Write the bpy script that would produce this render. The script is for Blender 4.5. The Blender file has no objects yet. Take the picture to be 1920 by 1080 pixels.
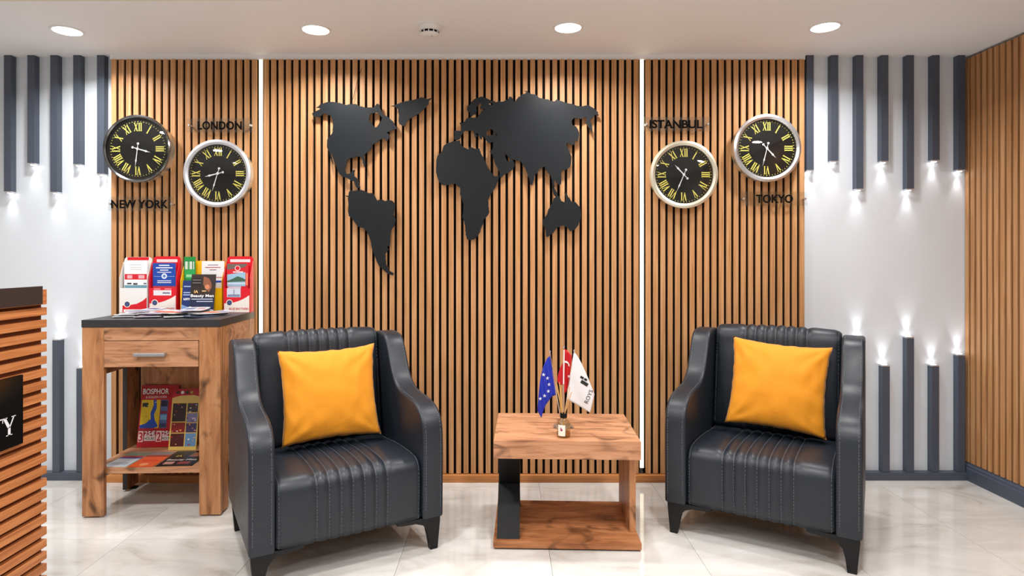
import bpy, bmesh, math, random
from mathutils import Vector, Matrix, noise
from mathutils.geometry import tessellate_polygon
random.seed(7)
PI = math.pi
C = bpy.context.scene.collection
scn = bpy.context.scene

# ------------------------------------------------------------------ camera, world, lights, exposure
F = 1160.0            # focal length in pixels of the 1920 frame
CX, CY = 946.0, 482.0 # vanishing point of the depth lines
CAMZ = 1.32
WALL = 3.70           # plaster wall
SF = 3.641            # front of the slats
H = 2.515             # ceiling above the seating
H2 = 2.66             # raised ceiling of the lobby

def W(px, py, Y):
    return Vector(((px-CX)*Y/F, Y, CAMZ-(py-CY)*Y/F))

cam = bpy.data.cameras.new('camera'); cam.sensor_width = 36
cam.lens = 36*F/1920; cam.shift_x = (960-CX)/1920; cam.shift_y = -(540-CY)/1920
cam.clip_start = 0.02
co = bpy.data.objects.new('camera', cam); C.objects.link(co)
co.location = (0, 0, CAMZ); co.rotation_euler = (PI/2, 0, 0)
scn.camera = co

wd = bpy.data.worlds.new('world'); scn.world = wd; wd.use_nodes = True
wd.node_tree.nodes['Background'].inputs[0].default_value = (0.9, 0.92, 1, 1)
wd.node_tree.nodes['Background'].inputs[1].default_value = 0.3
scn.view_settings.view_transform = 'Standard'
scn.view_settings.look = 'None'
scn.view_settings.exposure = 0.0
scn.view_settings.gamma = 1.0
scn.view_settings.use_curve_mapping = False

def area(name, loc, size, power, col=(1, 1, 1), spread=180, sizey=None, rot=(0, 0, 0)):
    l = bpy.data.lights.new(name, 'AREA'); l.energy = power; l.color = col
    l.shape = 'RECTANGLE' if sizey else 'DISK'; l.size = size
    if sizey: l.size_y = sizey
    l.spread = math.radians(spread)
    o = bpy.data.objects.new(name, l); C.objects.link(o); o.location = loc; o.rotation_euler = rot
    return o

DOWN = [(126, 57), (592, 55), (1065, 51), (1547, 50)]
down_loc = []
for px, py in DOWN:
    Y = (H-CAMZ)*F/(CY-py); down_loc.append(((px-CX)*Y/F, Y))
for x, y in down_loc:
    area('downlight_lamp', (x, y, H-0.012), 0.14, 12, (1, 0.985, 0.97), 150)
# lobby ceiling lamps behind and above the camera
for x, y in ((-2.6, 1.6), (-0.9, 1.6), (0.9, 1.6), (-2.6, 0.0), (-0.9, 0.0), (0.9, 0.0), (-1.8, -1.8), (0.9, -1.8)):
    area('lobby_lamp', (x, y, H2-0.012), 0.24, 30 if y > 1 else 20, (1, 0.985, 0.97), 160)
area('lobby_lamp', (2.25, 1.2, H-0.012), 0.25, 13, (1, 0.97, 0.95), 170)

# ------------------------------------------------------------------ materials
def lin(c):
    return tuple(((v/255)/12.92 if v/255 <= 0.04045 else ((v/255+0.055)/1.055)**2.4) for v in c)
_m = {}
def mat(name, col, rough=0.5, metal=0.0, spec=0.5, emit=None, estr=0, bump=0, bscale=300, coat=0):
    if name in _m: return _m[name]
    m = bpy.data.materials.new(name); m.use_nodes = True; nt = m.node_tree
    b = nt.nodes['Principled BSDF']
    b.inputs['Base Color'].default_value = (*lin(col), 1)
    b.inputs['Roughness'].default_value = rough; b.inputs['Metallic'].default_value = metal
    b.inputs['Specular IOR Level'].default_value = spec
    if coat: b.inputs['Coat Weight'].default_value = coat; b.inputs['Coat Roughness'].default_value = 0.1
    if emit:
        b.inputs['Emission Color'].default_value = (*lin(emit), 1); b.inputs['Emission Strength'].default_value = estr
    # faint procedural tone variation so that nothing is dead flat
    tc = nt.nodes.new('ShaderNodeTexCoord'); nz = nt.nodes.new('ShaderNodeTexNoise'); nz.inputs['Scale'].default_value = 9
    nt.links.new(tc.outputs['Object'], nz.inputs['Vector'])
    mr = nt.nodes.new('ShaderNodeMapRange'); mr.inputs[3].default_value = max(rough-0.04, 0); mr.inputs[4].default_value = min(rough+0.04, 1)
    nt.links.new(nz.outputs['Fac'], mr.inputs[0]); nt.links.new(mr.outputs[0], b.inputs['Roughness'])
    if bump:
        n2 = nt.nodes.new('ShaderNodeTexNoise'); n2.inputs['Scale'].default_value = bscale; n2.inputs['Detail'].default_value = 4
        nt.links.new(tc.outputs['Object'], n2.inputs['Vector'])
        bp = nt.nodes.new('ShaderNodeBump'); bp.inputs['Strength'].default_value = bump; bp.inputs['Distance'].default_value = 0.002
        nt.links.new(n2.outputs['Fac'], bp.inputs['Height']); nt.links.new(bp.outputs[0], b.inputs['Normal'])
    _m[name] = m; return m

def wood(name, c1, c2, c3, stretch=(60, 60, 3), rough=0.45, knots=0.0, bump=0.15, vary=0.12, world=False):
    if name in _m: return _m[name]
    m = bpy.data.materials.new(name); m.use_nodes = True; nt = m.node_tree; N = nt.nodes; L = nt.links
    b = N['Principled BSDF']; b.inputs['Specular IOR Level'].default_value = 0.35
    tc = N.new('ShaderNodeTexCoord'); oi = N.new('ShaderNodeObjectInfo')
    mul = N.new('ShaderNodeMath'); mul.operation = 'MULTIPLY'; mul.inputs[1].default_value = 37.0
    L.new(oi.outputs['Random'], mul.inputs[0])
    add = N.new('ShaderNodeVectorMath'); add.operation = 'ADD'
    L.new(tc.outputs['Object'], add.inputs[0]); L.new(mul.outputs[0], add.inputs[1])
    mp = N.new('ShaderNodeMapping'); mp.inputs['Scale'].default_value = stretch; L.new(add.outputs[0], mp.inputs['Vector'])
    n1 = N.new('ShaderNodeTexNoise'); n1.inputs['Scale'].default_value = 1; n1.inputs['Detail'].default_value = 6
    n1.inputs['Roughness'].default_value = 0.6; n1.inputs['Distortion'].default_value = 0.6
    L.new(mp.outputs[0], n1.inputs['Vector'])
    cr = N.new('ShaderNodeValToRGB'); e = cr.color_ramp.elements
    e[0].position = 0.3; e[0].color = (*lin(c1), 1); e[1].position = 0.72; e[1].color = (*lin(c3), 1)
    k = cr.color_ramp.elements.new(0.5); k.color = (*lin(c2), 1)
    L.new(n1.outputs['Fac'], cr.inputs[0]); out = cr.outputs[0]
    if knots:
        m2 = N.new('ShaderNodeMapping'); m2.inputs['Scale'].default_value = tuple(4+s*0.13 for s in stretch); L.new(add.outputs[0], m2.inputs['Vector'])
        n2 = N.new('ShaderNodeTexNoise'); n2.inputs['Scale'].default_value = 1; n2.inputs['Detail'].default_value = 2; n2.inputs['Distortion'].default_value = 1.6
        L.new(m2.outputs[0], n2.inputs['Vector'])
        r2 = N.new('ShaderNodeValToRGB'); r2.color_ramp.elements[0].position = 0.57; r2.color_ramp.elements[0].color = (0, 0, 0, 1)
        r2.color_ramp.elements[1].position = 0.74; r2.color_ramp.elements[1].color = (1, 1, 1, 1); L.new(n2.outputs['Fac'], r2.inputs[0])
        kk = N.new('ShaderNodeMath'); kk.operation = 'MULTIPLY'; kk.inputs[1].default_value = knots; L.new(r2.outputs[0], kk.inputs[0])
        mx = N.new('ShaderNodeMixRGB'); mx.inputs[2].default_value = (*lin(tuple(v*0.55 for v in c1)), 1)
        L.new(kk.outputs[0], mx.inputs[0]); L.new(out, mx.inputs[1]); out = mx.outputs[0]
    hs = N.new('ShaderNodeHueSaturation'); mr = N.new('ShaderNodeMapRange'); mr.inputs[3].default_value = 1-vary; mr.inputs[4].default_value = 1+vary
    L.new(oi.outputs['Random'], mr.inputs[0]); L.new(mr.outputs[0], hs.inputs['Value']); L.new(out, hs.inputs['Color'])
    L.new(hs.outputs[0], b.inputs['Base Color']); b.inputs['Roughness'].default_value = rough
    bp = N.new('ShaderNodeBump'); bp.inputs['Strength'].default_value = bump; bp.inputs['Distance'].default_value = 0.001
    L.new(n1.outputs['Fac'], bp.inputs['Height']); L.new(bp.outputs[0], b.inputs['Normal'])
    _m[name] = m; return m

def floor_mat():
    m = bpy.data.materials.new('polished_marble_tile'); m.use_nodes = True; nt = m.node_tree; N = nt.nodes; L = nt.links
    b = N['Principled BSDF']
    g = N.new('ShaderNodeNewGeometry'); oi = N.new('ShaderNodeObjectInfo')
    mul = N.new('ShaderNodeMath'); mul.operation = 'MULTIPLY'; mul.inputs[1].default_value = 20; L.new(oi.outputs['Random'], mul.inputs[0])
    add = N.new('ShaderNodeVectorMath'); add.operation = 'ADD'; L.new(g.outputs['Position'], add.inputs[0]); L.new(mul.outputs[0], add.inputs[1])
    mp = N.new('ShaderNodeMapping'); mp.inputs['Scale'].default_value = (1.6, 3.6, 1); mp.inputs['Rotation'].default_value = (0, 0, 0.5); L.new(add.outputs[0], mp.inputs['Vector'])
    n = N.new('ShaderNodeTexNoise'); n.inputs['Scale'].default_value = 1.3; n.inputs['Detail'].default_value = 8; n.inputs['Roughness'].default_value = 0.6; n.inputs['Distortion'].default_value = 1.2
    L.new(mp.outputs[0], n.inputs['Vector'])
    cr = N.new('ShaderNodeValToRGB'); e = cr.color_ramp.elements
    e[0].position = 0.28; e[0].color = (*lin((178, 172, 164)), 1); e[1].position = 0.72; e[1].color = (*lin((222, 221, 219)), 1)
    k = e.new(0.45); k.color = (*lin((206, 203, 198)), 1)
    L.new(n.outputs['Fac'], cr.inputs[0]); L.new(cr.outputs[0], b.inputs['Base Color'])
    b.inputs['Roughness'].default_value = 0.11; b.inputs['Specular IOR Level'].default_value = 0.55
    n3 = N.new('ShaderNodeTexNoise'); n3.inputs['Scale'].default_value = 3; L.new(g.outputs['Position'], n3.inputs['Vector'])
    mr = N.new('ShaderNodeMapRange'); mr.inputs[3].default_value = 0.04; mr.inputs[4].default_value = 0.11; L.new(n3.outputs['Fac'], mr.inputs[0]); L.new(mr.outputs[0], b.inputs['Roughness'])
    return m

def leather_mat():
    m = bpy.data.materials.new('dark_leather'); m.use_nodes = True; nt = m.node_tree; N = nt.nodes; L = nt.links
    b = N['Principled BSDF']; b.inputs['Base Color'].default_value = (*lin((25, 32, 41)), 1)
    b.inputs['Roughness'].default_value = 0.42; b.inputs['Specular IOR Level'].default_value = 0.5
    tc = N.new('ShaderNodeTexCoord')
    v = N.new('ShaderNodeTexVoronoi'); v.inputs['Scale'].default_value = 420; L.new(tc.outputs['Object'], v.inputs['Vector'])
    n = N.new('ShaderNodeTexNoise'); n.inputs['Scale'].default_value = 14; n.inputs['Detail'].default_value = 3; L.new(tc.outputs['Object'], n.inputs['Vector'])
    mx = N.new('ShaderNodeMath'); mx.operation = 'MULTIPLY_ADD'; mx.inputs[1].default_value = 0.12; L.new(v.outputs['Distance'], mx.inputs[0]); L.new(n.outputs['Fac'], mx.inputs[2])
    bp = N.new('ShaderNodeBump'); bp.inputs['Strength'].default_value = 0.25; bp.inputs['Distance'].default_value = 0.004; L.new(mx.outputs[0], bp.inputs['Height']); L.new(bp.outputs[0], b.inputs['Normal'])
    mr = N.new('ShaderNodeMapRange'); mr.inputs[3].default_value = 0.36; mr.inputs[4].default_value = 0.5; L.new(n.outputs['Fac'], mr.inputs[0]); L.new(mr.outputs[0], b.inputs['Roughness'])
    return m

def fabric_mat(name, col):
    m = bpy.data.materials.new(name); m.use_nodes = True; nt = m.node_tree; N = nt.nodes; L = nt.links
    b = N['Principled BSDF']; b.inputs['Base Color'].default_value = (*lin(col), 1); b.inputs['Roughness'].default_value = 0.75
    b.inputs['Sheen Weight'].default_value = 0.15
    tc = N.new('ShaderNodeTexCoord')
    w = N.new('ShaderNodeTexNoise'); w.inputs['Scale'].default_value = 500; L.new(tc.outputs['Object'], w.inputs['Vector'])
    n = N.new('ShaderNodeTexNoise'); n.inputs['Scale'].default_value = 9; n.inputs['Detail'].default_value = 3; n.inputs['Distortion'].default_value = 1; L.new(tc.outputs['Object'], n.inputs['Vector'])
    mx = N.new('ShaderNodeMath'); mx.operation = 'MULTIPLY_ADD'; mx.inputs[1].default_value = 0.06; L.new(w.outputs['Fac'], mx.inputs[0]); L.new(n.outputs['Fac'], mx.inputs[2])
    bp = N.new('ShaderNodeBump'); bp.inputs['Strength'].default_value = 0.35; bp.inputs['Distance'].default_value = 0.006; L.new(mx.outputs[0], bp.inputs['Height']); L.new(bp.outputs[0], b.inputs['Normal'])
    return m

def clear_mat(name, tint=(255, 255, 255), rough=0.02, gloss=1.0):
    if name in _m: return _m[name]
    m = bpy.data.materials.new(name); m.use_nodes = True; nt = m.node_tree; N = nt.nodes; L = nt.links
    N.remove(N['Principled BSDF']); o = N['Material Output']
    t = N.new('ShaderNodeBsdfTransparent'); t.inputs[0].default_value = (*lin(tint), 1)
    g = N.new('ShaderNodeBsdfGlossy'); g.inputs['Roughness'].default_value = rough
    fr = N.new('ShaderNodeLayerWeight'); fr.inputs[0].default_value = 0.5
    pw = N.new('ShaderNodeMath'); pw.operation = 'POWER'; pw.inputs[1].default_value = 4; L.new(fr.outputs['Facing'], pw.inputs[0])
    mu = N.new('ShaderNodeMath'); mu.operation = 'MULTIPLY_ADD'; mu.inputs[1].default_value = 0.8; mu.inputs[2].default_value = 0.04*gloss; L.new(pw.outputs[0], mu.inputs[0])
    mx = N.new('ShaderNodeMixShader'); L.new(mu.outputs[0], mx.inputs[0]); L.new(t.outputs[0], mx.inputs[1]); L.new(g.outputs[0], mx.inputs[2])
    L.new(mx.outputs[0], o.inputs[0]); _m[name] = m; return m

M_SLAT = wood('oak_slat', (166, 114, 68), (188, 138, 92), (204, 158, 114), (70, 70, 2.2), 0.5, vary=0.06)
M_DESK = wood('walnut_slat', (150, 86, 46), (184, 116, 68), (204, 136, 84), (70, 3, 90), 0.45, vary=0.06)
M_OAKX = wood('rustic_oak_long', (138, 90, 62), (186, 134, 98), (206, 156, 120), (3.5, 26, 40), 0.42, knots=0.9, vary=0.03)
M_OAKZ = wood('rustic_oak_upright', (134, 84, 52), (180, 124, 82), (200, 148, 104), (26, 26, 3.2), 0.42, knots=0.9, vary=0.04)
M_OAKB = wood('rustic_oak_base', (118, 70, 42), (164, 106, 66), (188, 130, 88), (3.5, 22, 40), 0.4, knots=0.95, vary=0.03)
M_TRIM = wood('oak_trim', (168, 106, 56), (190, 126, 72), (200, 140, 84), (2, 60, 60), 0.5, vary=0.04)
M_FELT = mat('black_felt', (14, 11, 10), 0.9, spec=0.1)
M_WALL = mat('white_gloss_wall', (214, 221, 229), 0.35)
M_PLAS = mat('beige_plaster', (206, 198, 188), 0.8)
M_CEIL = mat('ceiling_paint', (236, 236, 238), 0.7)
M_LIP = mat('cream_paint', (226, 218, 200), 0.7)
M_GREY = mat('slate_paint', (72, 80, 94), 0.4)
M_WHITE = mat('white_plastic', (232, 232, 230), 0.4)
M_GLOW = mat('light_glow', (255, 255, 255), 0.5, emit=(255, 255, 255), estr=12)
M_LEDW = mat('warm_led', (255, 245, 220), 0.5, emit=(255, 238, 205), estr=2.6)
M_MAP = mat('charcoal_acrylic', (22, 26, 30), 0.34, spec=0.3)
M_CHROME = mat('chrome', (226, 228, 234), 0.2, metal=0.9)
M_STEEL = mat('brushed_steel', (214, 216, 222), 0.38, metal=0.75)
M_CHAMP = mat('champagne_steel', (226, 222, 204), 0.34, metal=0.75)
M_DKCH = mat('dark_chrome', (130, 132, 134), 0.14, metal=1)
M_DIAL = mat('black_dial', (10, 11, 12), 0.5, spec=0.15)
M_GOLD = mat('yellow_print', (230, 218, 100), 0.5)
M_HAND = mat('silver_hand', (222, 224, 226), 0.35, metal=0.2)
M_GLASS = clear_mat('clock_glass', gloss=1.4)
M_ACR = clear_mat('acrylic_clear', (244, 246, 246), gloss=1.2)
M_BOTTLE = clear_mat('bottle_glass', (236, 232, 214), gloss=1.6)
M_BLACK = mat('black_paint', (10, 10, 11), 0.5, spec=0.2)
M_BLKTXT = mat('black_letter', (6, 5, 5), 0.7, spec=0.1)
M_LEG = mat('black_metal', (18, 19, 21), 0.42, spec=0.3)
M_LEATHER = leather_mat()
M_STITCH = mat('grey_thread', (112, 117, 124), 0.7)
M_CUSH = fabric_mat('ochre_fabric', (224, 143, 8))
M_DKTOP = mat('anthracite_laminate', (44, 44, 48), 0.4)
M_FASC = mat('brown_black_laminate', (48, 40, 40), 0.35)
M_EDGE = mat('dark_edge', (34, 28, 26), 0.5)
M_HANDLE = mat('grey_handle', (168, 170, 174), 0.4, metal=0.7)
M_FLOOR = floor_mat()
def pm(col, rough=0.35):
    return mat('print_%02x%02x%02x' % tuple(int(v) for v in col), col, rough)

# ------------------------------------------------------------------ mesh helpers
def box(bm, x0, x1, y0, y1, z0, z1, mi=0):
    v = [bm.verts.new(p) for p in ((x0, y0, z0), (x1, y0, z0), (x1, y1, z0), (x0, y1, z0), (x0, y0, z1), (x1, y0, z1), (x1, y1, z1), (x0, y1, z1))]
    for f in ((0, 3, 2, 1), (4, 5, 6, 7), (0, 1, 5, 4), (1, 2, 6, 5), (2, 3, 7, 6), (3, 0, 4, 7)):
        bm.faces.new([v[i] for i in f]).material_index = mi
    return v
def B(*boxes, bev=0.0):
    bm = bmesh.new()
    for b in boxes: box(bm, *b)
    if bev: bmesh.ops.bevel(bm, geom=bm.edges[:]+bm.verts[:], offset=bev, segments=2, affect='EDGES', profile=0.6)
    return bm
def obj(name, bm, mats, parent=None, loc=None, rot=None, smooth=False, kind=None):
    if isinstance(bm, bmesh.types.BMesh):
        bmesh.ops.recalc_face_normals(bm, faces=bm.faces[:])
        me = bpy.data.meshes.new(name); bm.to_mesh(me); bm.free()
    else: me = bm
    if not me.materials:
        for m in (mats if isinstance(mats, (list, tuple)) else [mats]): me.materials.append(m)
    if smooth:
        for p in me.polygons: p.use_smooth = True
        if smooth != 'all':
            try: me.set_sharp_from_angle(angle=math.radians(40))
            except Exception: pass
    o = bpy.data.objects.new(name, me); C.objects.link(o)
    if parent: o.parent = parent
    if loc: o.location = loc
    if rot: o.rotation_euler = rot
    if kind: o['kind'] = kind
    return o
def tag(o, label, cat, group=None):
    o['label'] = label; o['category'] = cat
    if group: o['group'] = group
    return o
def thing(name, label, cat, loc=(0, 0, 0), rot=(0, 0, 0), group=None):
    o = bpy.data.objects.new(name, None); C.objects.link(o); o.location = loc; o.rotation_euler = rot
    o.empty_display_size = 0.05
    return tag(o, label, cat, group)
def lathe(bm, prof, n=32, axis='Z', c=(0, 0, 0), mi=0, close=False):
    rings = []
    for r, a in prof:
        ring = []
        for i in range(n):
            t = 2*PI*i/n; u, w = r*math.cos(t), r*math.sin(t)
            p = (u, w, a) if axis == 'Z' else (u, a, w)
            ring.append(bm.verts.new((p[0]+c[0], p[1]+c[1], p[2]+c[2])))
        rings.append(ring)
    for a, b in zip(rings, rings[1:]):
        for i in range(n):
            bm.faces.new((a[i], a[(i+1) % n], b[(i+1) % n], b[i])).material_index = mi
    if close:
        for r in (rings[0], rings[-1]):
            bm.faces.new(r).material_index = mi
    return rings
def tube(bm, pts, r, n=6, cap=True, mi=0):
    pts = [Vector(p) for p in pts]; rings = []
    for i, p in enumerate(pts):
        d = (pts[min(i+1, len(pts)-1)]-pts[max(i-1, 0)]).normalized()
        a = Vector((0, 0, 1)) if abs(d.z) < 0.9 else Vector((1, 0, 0))
        u = d.cross(a).normalized(); v = d.cross(u)
        rr = r[i] if isinstance(r, (list, tuple)) else r
        rings.append([bm.verts.new(p+(u*math.cos(2*PI*k/n)+v*math.sin(2*PI*k/n))*rr) for k in range(n)])
    for a, b in zip(rings, rings[1:]):
        for k in range(n): bm.faces.new((a[k], a[(k+1) % n], b[(k+1) % n], b[k])).material_index = mi
    if cap: bm.faces.new(rings[0]).material_index = mi; bm.faces.new(rings[-1]).material_index = mi
def prism(bm, poly, a0, a1, plane='XZ', holes=(), mi=0):
    """extrude a polygon given in a plane between a0 and a1 on the third axis"""
    def P(p, a):
        return {'XZ': (p[0], a, p[1]), 'YZ': (a, p[0], p[1]), 'XY': (p[0], p[1], a)}[plane]
    loops = [list(poly)]+[list(h) for h in holes]
    flat = [p for l in loops for p in l]
    va = [bm.verts.new(P(p, a0)) for p in flat]; vb = [bm.verts.new(P(p, a1)) for p in flat]
    if holes or len(poly) > 4:
        for t in tessellate_polygon([[Vector((p[0], p[1], 0)) for p in l] for l in loops]):
            for vv in (va, vb):
                try: bm.faces.new([vv[i] for i in t]).material_index = mi
                except ValueError: pass
    else:
        bm.faces.new(va).material_index = mi; bm.faces.new(vb).material_index = mi
    k = 0
    for l in loops:
        n = len(l)
        for i in range(n):
            a, b = k+i, k+(i+1) % n
            bm.faces.new((va[a], va[b], vb[b], vb[a])).material_index = mi
        k += n
_tc = {}
def text_me(s, size, bold=0.0, extrude=0.0, align='CENTER', spacing=1.0):
    key = (s, size, bold, extrude, align, spacing)
    if key in _tc: return _tc[key]
    cu = bpy.data.curves.new('text', 'FONT'); cu.body = s; cu.size = size; cu.offset = bold; cu.extrude = extrude
    cu.align_x = align; cu.align_y = 'BOTTOM_BASELINE' if hasattr(cu, 'align_y') else cu.align_y
    cu.space_character = spacing; cu.resolution_u = 3
    o = bpy.data.objects.new('text', cu); C.objects.link(o); bpy.context.view_layer.update()
    me = bpy.data.meshes.new_from_object(o.evaluated_get(bpy.context.evaluated_depsgraph_get()))
    bpy.data.objects.remove(o); bpy.data.curves.remove(cu)
    _tc[key] = me; return me
def add_text(bm, s, size, u, v, y=0.0, mi=0, bold=0.0, extrude=0.0, align='CENTER', fit=None, rot=0.0, mapf=None):
    me = text_me(s, size, bold, extrude, align)
    xs = [p.co.x for p in me.vertices]; k = 1.0
    if fit and xs: k = fit/(max(xs)-min(xs))
    cx = (max(xs)+min(xs))/2 if (xs and align == 'CENTER') else 0
    cr, sr = math.cos(rot), math.sin(rot); vs = []
    for p in me.vertices:
        a, b = (p.co.x-cx)*k, p.co.y
        q = (u+a*cr-b*sr, v+a*sr+b*cr)
        vs.append(bm.verts.new(mapf(q, y) if mapf else (q[0], y-p.co.z, q[1])))
    for f in me.polygons:
        try: bm.faces.new([vs[i] for i in f.vertices]).material_index = mi
        except ValueError: pass

def circ(u, v, r, n=16): return [(u+r*math.cos(2*PI*i/n), v+r*math.sin(2*PI*i/n)) for i in range(n)]
def star(u, v, r, k=0.42, n=5, a0=PI/2):
    return [(u+(r if i % 2 == 0 else r*k)*math.cos(a0+PI*i/n), v+(r if i % 2 == 0 else r*k)*math.sin(a0+PI*i/n)) for i in range(2*n)]
def printed(items, parent, y=-0.0012, name='print', mapf=None, step=0.00025):
    """flat print: coloured shapes a hair in front of a sheet whose front faces -Y (local x right, z up)"""
    bm = bmesh.new(); mats = []; idx = {}
    for k, it in enumerate(items):
        col = it[-1]
        if col not in idx: idx[col] = len(mats); mats.append(pm(col))
        mi = idx[col]; yy = y-k*step/4 if it[0] != 't' else y-len(items)*step/4
        mp = (lambda q, y_: mapf(q, y_)) if mapf else (lambda q, y_: (q[0], y_, q[1]))
        if it[0] == 't':
            add_text(bm, it[4], it[3], it[1], it[2], yy, mi, bold=it[3]*0.02, fit=it[5], mapf=mapf)
            continue
        if it[0] == 'r': poly = [(it[1], it[2]), (it[3], it[2]), (it[3], it[4]), (it[1], it[4])]
        elif it[0] == 'c': poly = circ(it[1], it[2], it[3])
        else: poly = it[1]
        vs = [bm.verts.new(mp(p, yy)) for p in poly]
        if len(poly) > 4:
            for t in tessellate_polygon([[Vector((p[0], p[1], 0)) for p in poly]]): bm.faces.new([vs[i] for i in t]).material_index = mi
        else: bm.faces.new(vs).material_index = mi
    return obj(name, bm, mats, parent)

# ------------------------------------------------------------------ room shell
XL, XR, YB = -4.3, 2.75, -3.4
def struct(name, bm, m, **k): return obj(name, bm, m, kind='structure', **k)
fl = struct('floor', B((XL, XR+0.05, YB, WALL+0.05, -0.06, -0.006)), mat('grout', (150, 144, 136), 0.8))
TP = 0.657; x0 = 0.20
tcols = [x0+TP*i for i in range(-8, 5)]
for i, xa in enumerate(tcols):
    base = 2.894 if xa < -0.3 else 3.124
    for j in range(-6, 2):
        ya, yb = base+TP*2*j/2*1.0, base+TP*(j+1)
        yb = min(yb, WALL); ya = max(ya, YB); xa_, xb_ = max(xa, XL), min(xa+TP, XR)
        if yb-ya < 0.03 or xb_-xa_ < 0.03 or ya >= WALL: continue
        if j < -3 and False: continue
        g = 0.0008
        bm = B((-(xb_-xa_)/2+g, (xb_-xa_)/2-g, -(yb-ya)/2+g, (yb-ya)/2-g, -0.01, 0.0))
        obj('tile', bm, M_FLOOR, fl, loc=((xa_+xb_)/2, (ya+yb)/2, 0))
struct('wall_back', B((XL, XR+0.1, WALL, WALL+0.1, 0, H2+0.1)), M_WALL)
struct('wall_right', B((XR+0.03, XR+0.13, YB, WALL, 0, H2+0.1)), M_PLAS)
struct('wall_left', B((XL-0.1, XL, YB, WALL, 0, H2+0.1)), M_PLAS)
struct('wall_rear', B((XL, XR+0.1, YB-0.1, YB, 0, H2+0.1)), M_PLAS)
LIPY, LIPX = 2.872, 1.78
cl = struct('ceiling', B((XL, XR+0.1, YB, WALL+0.1, H2, H2+0.1)), M_CEIL)
cb = bmesh.new(); prism(cb, [(XL, WALL), (XL, LIPY+0.03), (LIPX, LIPY-0.03), (LIPX, YB), (XR+0.03, YB), (XR+0.03, WALL)], H, H2-0.001, 'XY')
bk = obj('dropped_section', cb, M_CEIL, cl)
lb = bmesh.new(); prism(lb, [(XL, LIPY+0.03), (XL, LIPY+0.012), (LIPX-0.01, LIPY-0.048), (LIPX, LIPY-0.03)], H-0.004, H2-0.001, 'XY')
obj('lip_board', lb, M_LIP, cl)

# baseboards
struct('baseboard_back', B((-2.33, 1.775, 3.618, 3.656, 0, 0.042), bev=0.002), M_TRIM)
def ledge(x0, x1):
    bm = B((x0, x1, 3.652, WALL, 0, 0.046), bev=0.002); return bm
struct('baseboard_left', ledge(XL, -2.332), M_GREY)
struct('baseboard_corner', ledge(1.777, XR-0.018), M_GREY)
bm = bmesh.new()
prism(bm, [(XR+0.03, 0), (XR-0.018, 0), (XR-0.018, 0.07), (XR-0.012, 0.078), (XR-0.012, 0.088), (XR-0.002, 0.096), (XR-0.002, 0.102), (XR+0.03, 0.102)], YB, 3.698, 'XZ')
struct('baseboard_right', bm, M_GREY)

# ------------------------------------------------------------------ slat panels
slat_cache = {}
def slat_panel(xa, xb, n, label):
    t = thing('slat_panel', label, 'wall panel', ((xa+xb)/2, WALL, 0))
    w = xb-xa; p = w/n; zt, zb = 2.484, 0.044
    obj('backing_board', B((-w/2, w/2, -0.045, -0.002, zb, zt)), M_FELT, t)
    bm = B((-0.0143, 0.0143, -0.0145, 0, 0, zt-zb), bev=0.0012); bmesh.ops.recalc_face_normals(bm, faces=bm.faces[:])
    me = bpy.data.meshes.new('slat'); bm.to_mesh(me); bm.free(); me.materials.append(M_SLAT)
    for i in range(n):
        o = bpy.data.objects.new('slat', me); C.objects.link(o); o.parent = t
        o.location = (-w/2+p*(i+0.5), -0.0451, zb)
    return t
slat_panel(-2.322, -1.452, 20, 'oak slat wall panel behind the brochure cabinet, left of the light strip')
slat_panel(-1.425, 0.797, 51, 'wide central oak slat wall panel that carries the black world map')
slat_panel(0.825, 1.772, 22, 'oak slat wall panel behind the Istanbul and Tokyo clocks')
t = thing('slat_panel', 'oak slat wall panel on the right side wall with slats facing across the room', 'wall panel', (XR+0.03, 0, 0))
obj('backing_board', B((-0.015, -0.002, 0.2, 3.697, 0.103, 2.50)), M_FELT, t)
bm = B((-0.0145, 0, -0.0143, 0.0143, 0, 2.397), bev=0.0012)
me = bpy.data.meshes.new('slat'); bmesh.ops.recalc_face_normals(bm, faces=bm.faces[:]); bm.to_mesh(me); bm.free(); me.materials.append(M_SLAT)
for i in range(80):
    o = bpy.data.objects.new('slat', me); C.objects.link(o); o.parent = t; o.location = (-0.0151, 3.6805-i*0.0436, 0.103)

struct('trim_1', B((-2.33, 1.775, 3.652, 3.698, 2.486, H)), M_CEIL)
# LED strips in the joints
def led(xa, xb, z0, label):
    t = thing('light_strip', label, 'light strip', ((xa+xb)/2, WALL-0.045, z0))
    w = xb-xa-0.004
    obj('channel', B((-w/2, w/2, 0.0, 0.044, 0, 2.484-z0)), M_STEEL, t)
    obj('diffuser', B((-w/2+0.002, w/2-0.002, -0.006, 0.0, 0, 2.484-z0)), M_LEDW, t)
led(-1.452, -1.425, 0.046, 'vertical warm white light strip between the cabinet panel and the map panel')
led(0.797, 0.825, 0.077, 'vertical warm white light strip left of the Istanbul clock')

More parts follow.
